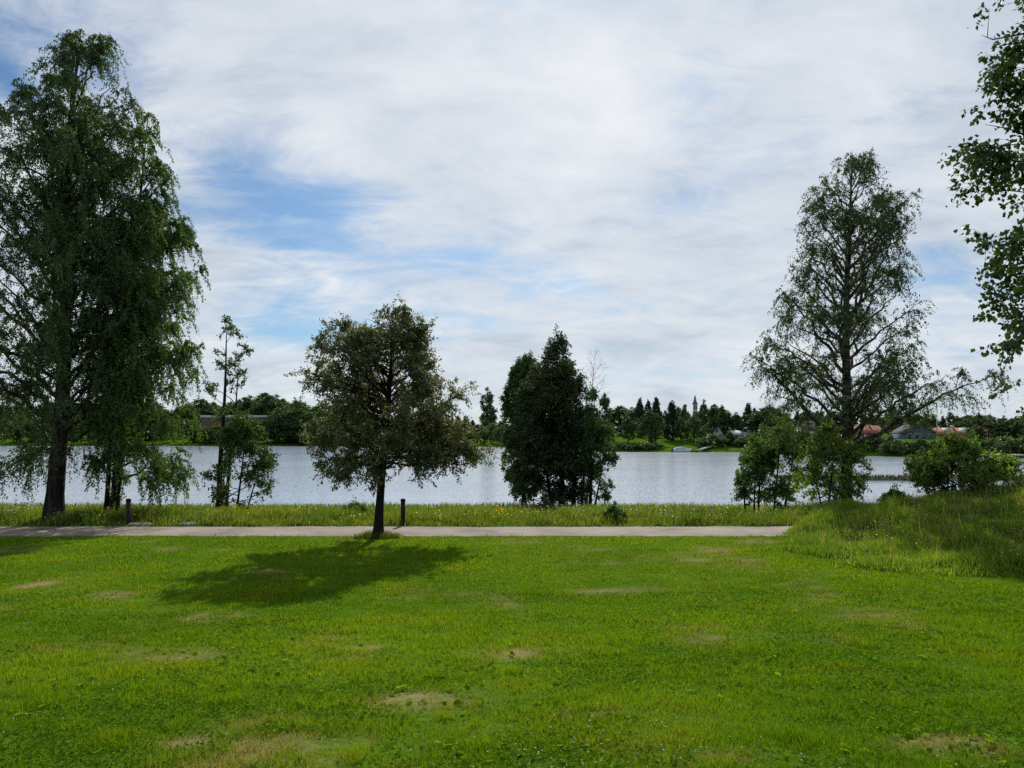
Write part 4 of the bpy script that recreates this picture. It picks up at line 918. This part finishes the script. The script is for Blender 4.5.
# ------------------------------------------------------------------ sky, sun, camera
SUN_EL, SUN_AZ = R(35), R(5)      # azimuth clockwise from +Y
w = bpy.data.worlds.new('World'); SC.world = w; w.use_nodes = True
nt = w.node_tree; nt.nodes.clear(); L_ = nt.links.new
out = nd(nt, 'ShaderNodeOutputWorld'); bg = nd(nt, 'ShaderNodeBackground'); bg.inputs[1].default_value = 0.1
sky = nd(nt, 'ShaderNodeTexSky', sky_type='NISHITA', sun_disc=False)
sky.sun_elevation = SUN_EL; sky.sun_rotation = SUN_AZ; sky.air_density = 1.0; sky.dust_density = 0.6; sky.ozone_density = 2.0
tc = nd(nt, 'ShaderNodeTexCoord'); sp = nd(nt, 'ShaderNodeSeparateXYZ'); L_(tc.outputs['Generated'], sp.inputs[0])
def mth(op, a, b=None, clamp=False):
    n = nd(nt, 'ShaderNodeMath', operation=op); n.use_clamp = clamp
    for i, v in enumerate((a, b)):
        if v is None: continue
        if isinstance(v, (int, float)): n.inputs[i].default_value = v
        else: L_(v, n.inputs[i])
    return n.outputs[0]
zc = mth('ADD', mth('MAXIMUM', sp.outputs[2], 0.0), 0.26)
u = mth('DIVIDE', sp.outputs[0], zc); v = mth('DIVIDE', sp.outputs[1], zc)
cb = nd(nt, 'ShaderNodeCombineXYZ'); L_(u, cb.inputs[0]); L_(v, cb.inputs[1])
def sky_uv(px, py):
    d = Vector(((px - 512) / F, 1, (HY - py) / F)).normalized(); q = max(d.z, 0) + 0.26; return d.x / q, d.y / q
def noise(scale, detail, rough, stretch, rot, off, dist=0.0):
    mp = nd(nt, 'ShaderNodeMapping'); mp.inputs['Scale'].default_value = stretch; mp.inputs['Rotation'].default_value = (0, 0, R(rot)); mp.inputs['Location'].default_value = off
    L_(cb.outputs[0], mp.inputs[0])
    n = nd(nt, 'ShaderNodeTexNoise', Scale=scale, Detail=detail, Roughness=rough, Distortion=dist); L_(mp.outputs[0], n.inputs['Vector']); return n.outputs['Fac']
def blob(px, py, wx_, wy_, amt):   # a gap (positive) or a bank (negative) in the cloud sheet, in cloud-plane coordinates
    cu, cv = sky_uv(px, py); ru = abs(sky_uv(px + wx_, py)[0] - cu); rv = abs(sky_uv(px, py + wy_)[1] - cv)
    a = mth('DIVIDE', mth('SUBTRACT', u, cu), ru); b = mth('DIVIDE', mth('SUBTRACT', v, cv), rv)
    d2 = mth('ADD', mth('MULTIPLY', a, a), mth('MULTIPLY', b, b))
    return mth('MULTIPLY', mth('POWER', 2.718, mth('MULTIPLY', d2, -1.0)), amt)
big = noise(1.6, 9, 0.60, (0.9, 1.1, 1), 30, (3.1, 0.4, 0), 0.5)
wisp = noise(5.0, 10, 0.64, (0.8, 1.4, 1), -40, (0.7, 2.3, 0), 0.7)
cov = mth('ADD', mth('MULTIPLY', big, 0.60), mth('MULTIPLY', wisp, 0.40))
gaps = None
for b_ in [(285, 205, 95, 44, .23), (175, 155, 70, 55, .11), (110, 60, 140, 70, .09), (2, 75, 30, 40, .16), (455, 255, 55, 14, .14), (570, 285, 45, 12, .14), (635, 303, 45, 12, .15), (690, 110, 40, 40, .06), (935, 262, 55, 24, .10), (300, 335, 90, 20, .14), (655, 215, 50, 14, .06), (480, 330, 120, 14, .07), (870, 110, 90, 40, .05),
           (560, 100, 150, 80, -.12), (420, 175, 60, 34, -.07), (760, 230, 60, 50, -.08), (225, 262, 40, 14, -.08)]:
    t_ = blob(*b_); gaps = t_ if gaps is None else mth('ADD', gaps, t_)
mask = nd(nt, 'ShaderNodeMapRange', interpolation_type='SMOOTHSTEP'); mask.inputs[1].default_value = 0.28; mask.inputs[2].default_value = 0.56
L_(mth('SUBTRACT', mth('ADD', cov, 0.04), gaps), mask.inputs[0])
lift = mth('ADD', mth('ADD', blob(590, 80, 330, 150, .045), blob(430, 180, 180, 60, .03)), blob(900, 100, 160, 200, -.04))
shade = noise(2.6, 8, 0.58, (0.9, 1.1, 1), 30, (5.2, 1.1, 0), 0.5)
cc = ramp(nt, [(0.34, (3.3, 3.75, 4.4)), (0.48, (4.4, 4.75, 5.2)), (0.70, (5.7, 5.85, 6.0))], mth('ADD', mth('ADD', mth('MULTIPLY', shade, 0.7), mth('MULTIPLY', wisp, 0.3)), lift))
clear = nd(nt, 'ShaderNodeVectorMath', operation='MULTIPLY'); clear.inputs[1].default_value = (0.30, 0.43, 0.54); L_(sky.outputs[0], clear.inputs[0])
mixc = nd(nt, 'ShaderNodeMixRGB'); L_(mth('MULTIPLY', mask.outputs[0], 0.95), mixc.inputs[0]); L_(clear.outputs[0], mixc.inputs[1]); L_(cc.outputs[0], mixc.inputs[2])
L_(mixc.outputs[0], bg.inputs[0]); L_(bg.outputs[0], out.inputs[0])

sun = bpy.data.lights.new('sun', 'SUN'); sun.energy = 5.0; sun.angle = R(0.53); sun.color = (1.0, 0.95, 0.86)
so = bpy.data.objects.new('sun', sun); COL.objects.link(so)
sd = Vector((math.sin(SUN_AZ) * math.cos(SUN_EL), math.cos(SUN_AZ) * math.cos(SUN_EL), math.sin(SUN_EL)))
so.rotation_euler = sd.to_track_quat('Z', 'Y').to_euler(); so.location = (0, 0, 60)

cam = bpy.data.cameras.new('camera'); co = bpy.data.objects.new('camera', cam); COL.objects.link(co)
cam.sensor_width = 36; cam.lens = F / 1024 * 36; cam.shift_y = (HY - 384) / 1024; cam.clip_start = 0.1; cam.clip_end = 5000
co.location = (0, 0, 0); co.rotation_euler = (R(90), 0, 0)
SC.camera = co
SC.view_settings.view_transform = 'Standard'; SC.view_settings.look = 'None'; SC.view_settings.exposure = 0.6; SC.view_settings.gamma = 1
SC.cycles.use_denoising = False; SC.cycles.use_adaptive_sampling = False; SC.cycles.max_bounces = 8; SC.cycles.transmission_bounces = 4; SC.cycles.diffuse_bounces = 4; SC.cycles.sample_clamp_indirect = 4
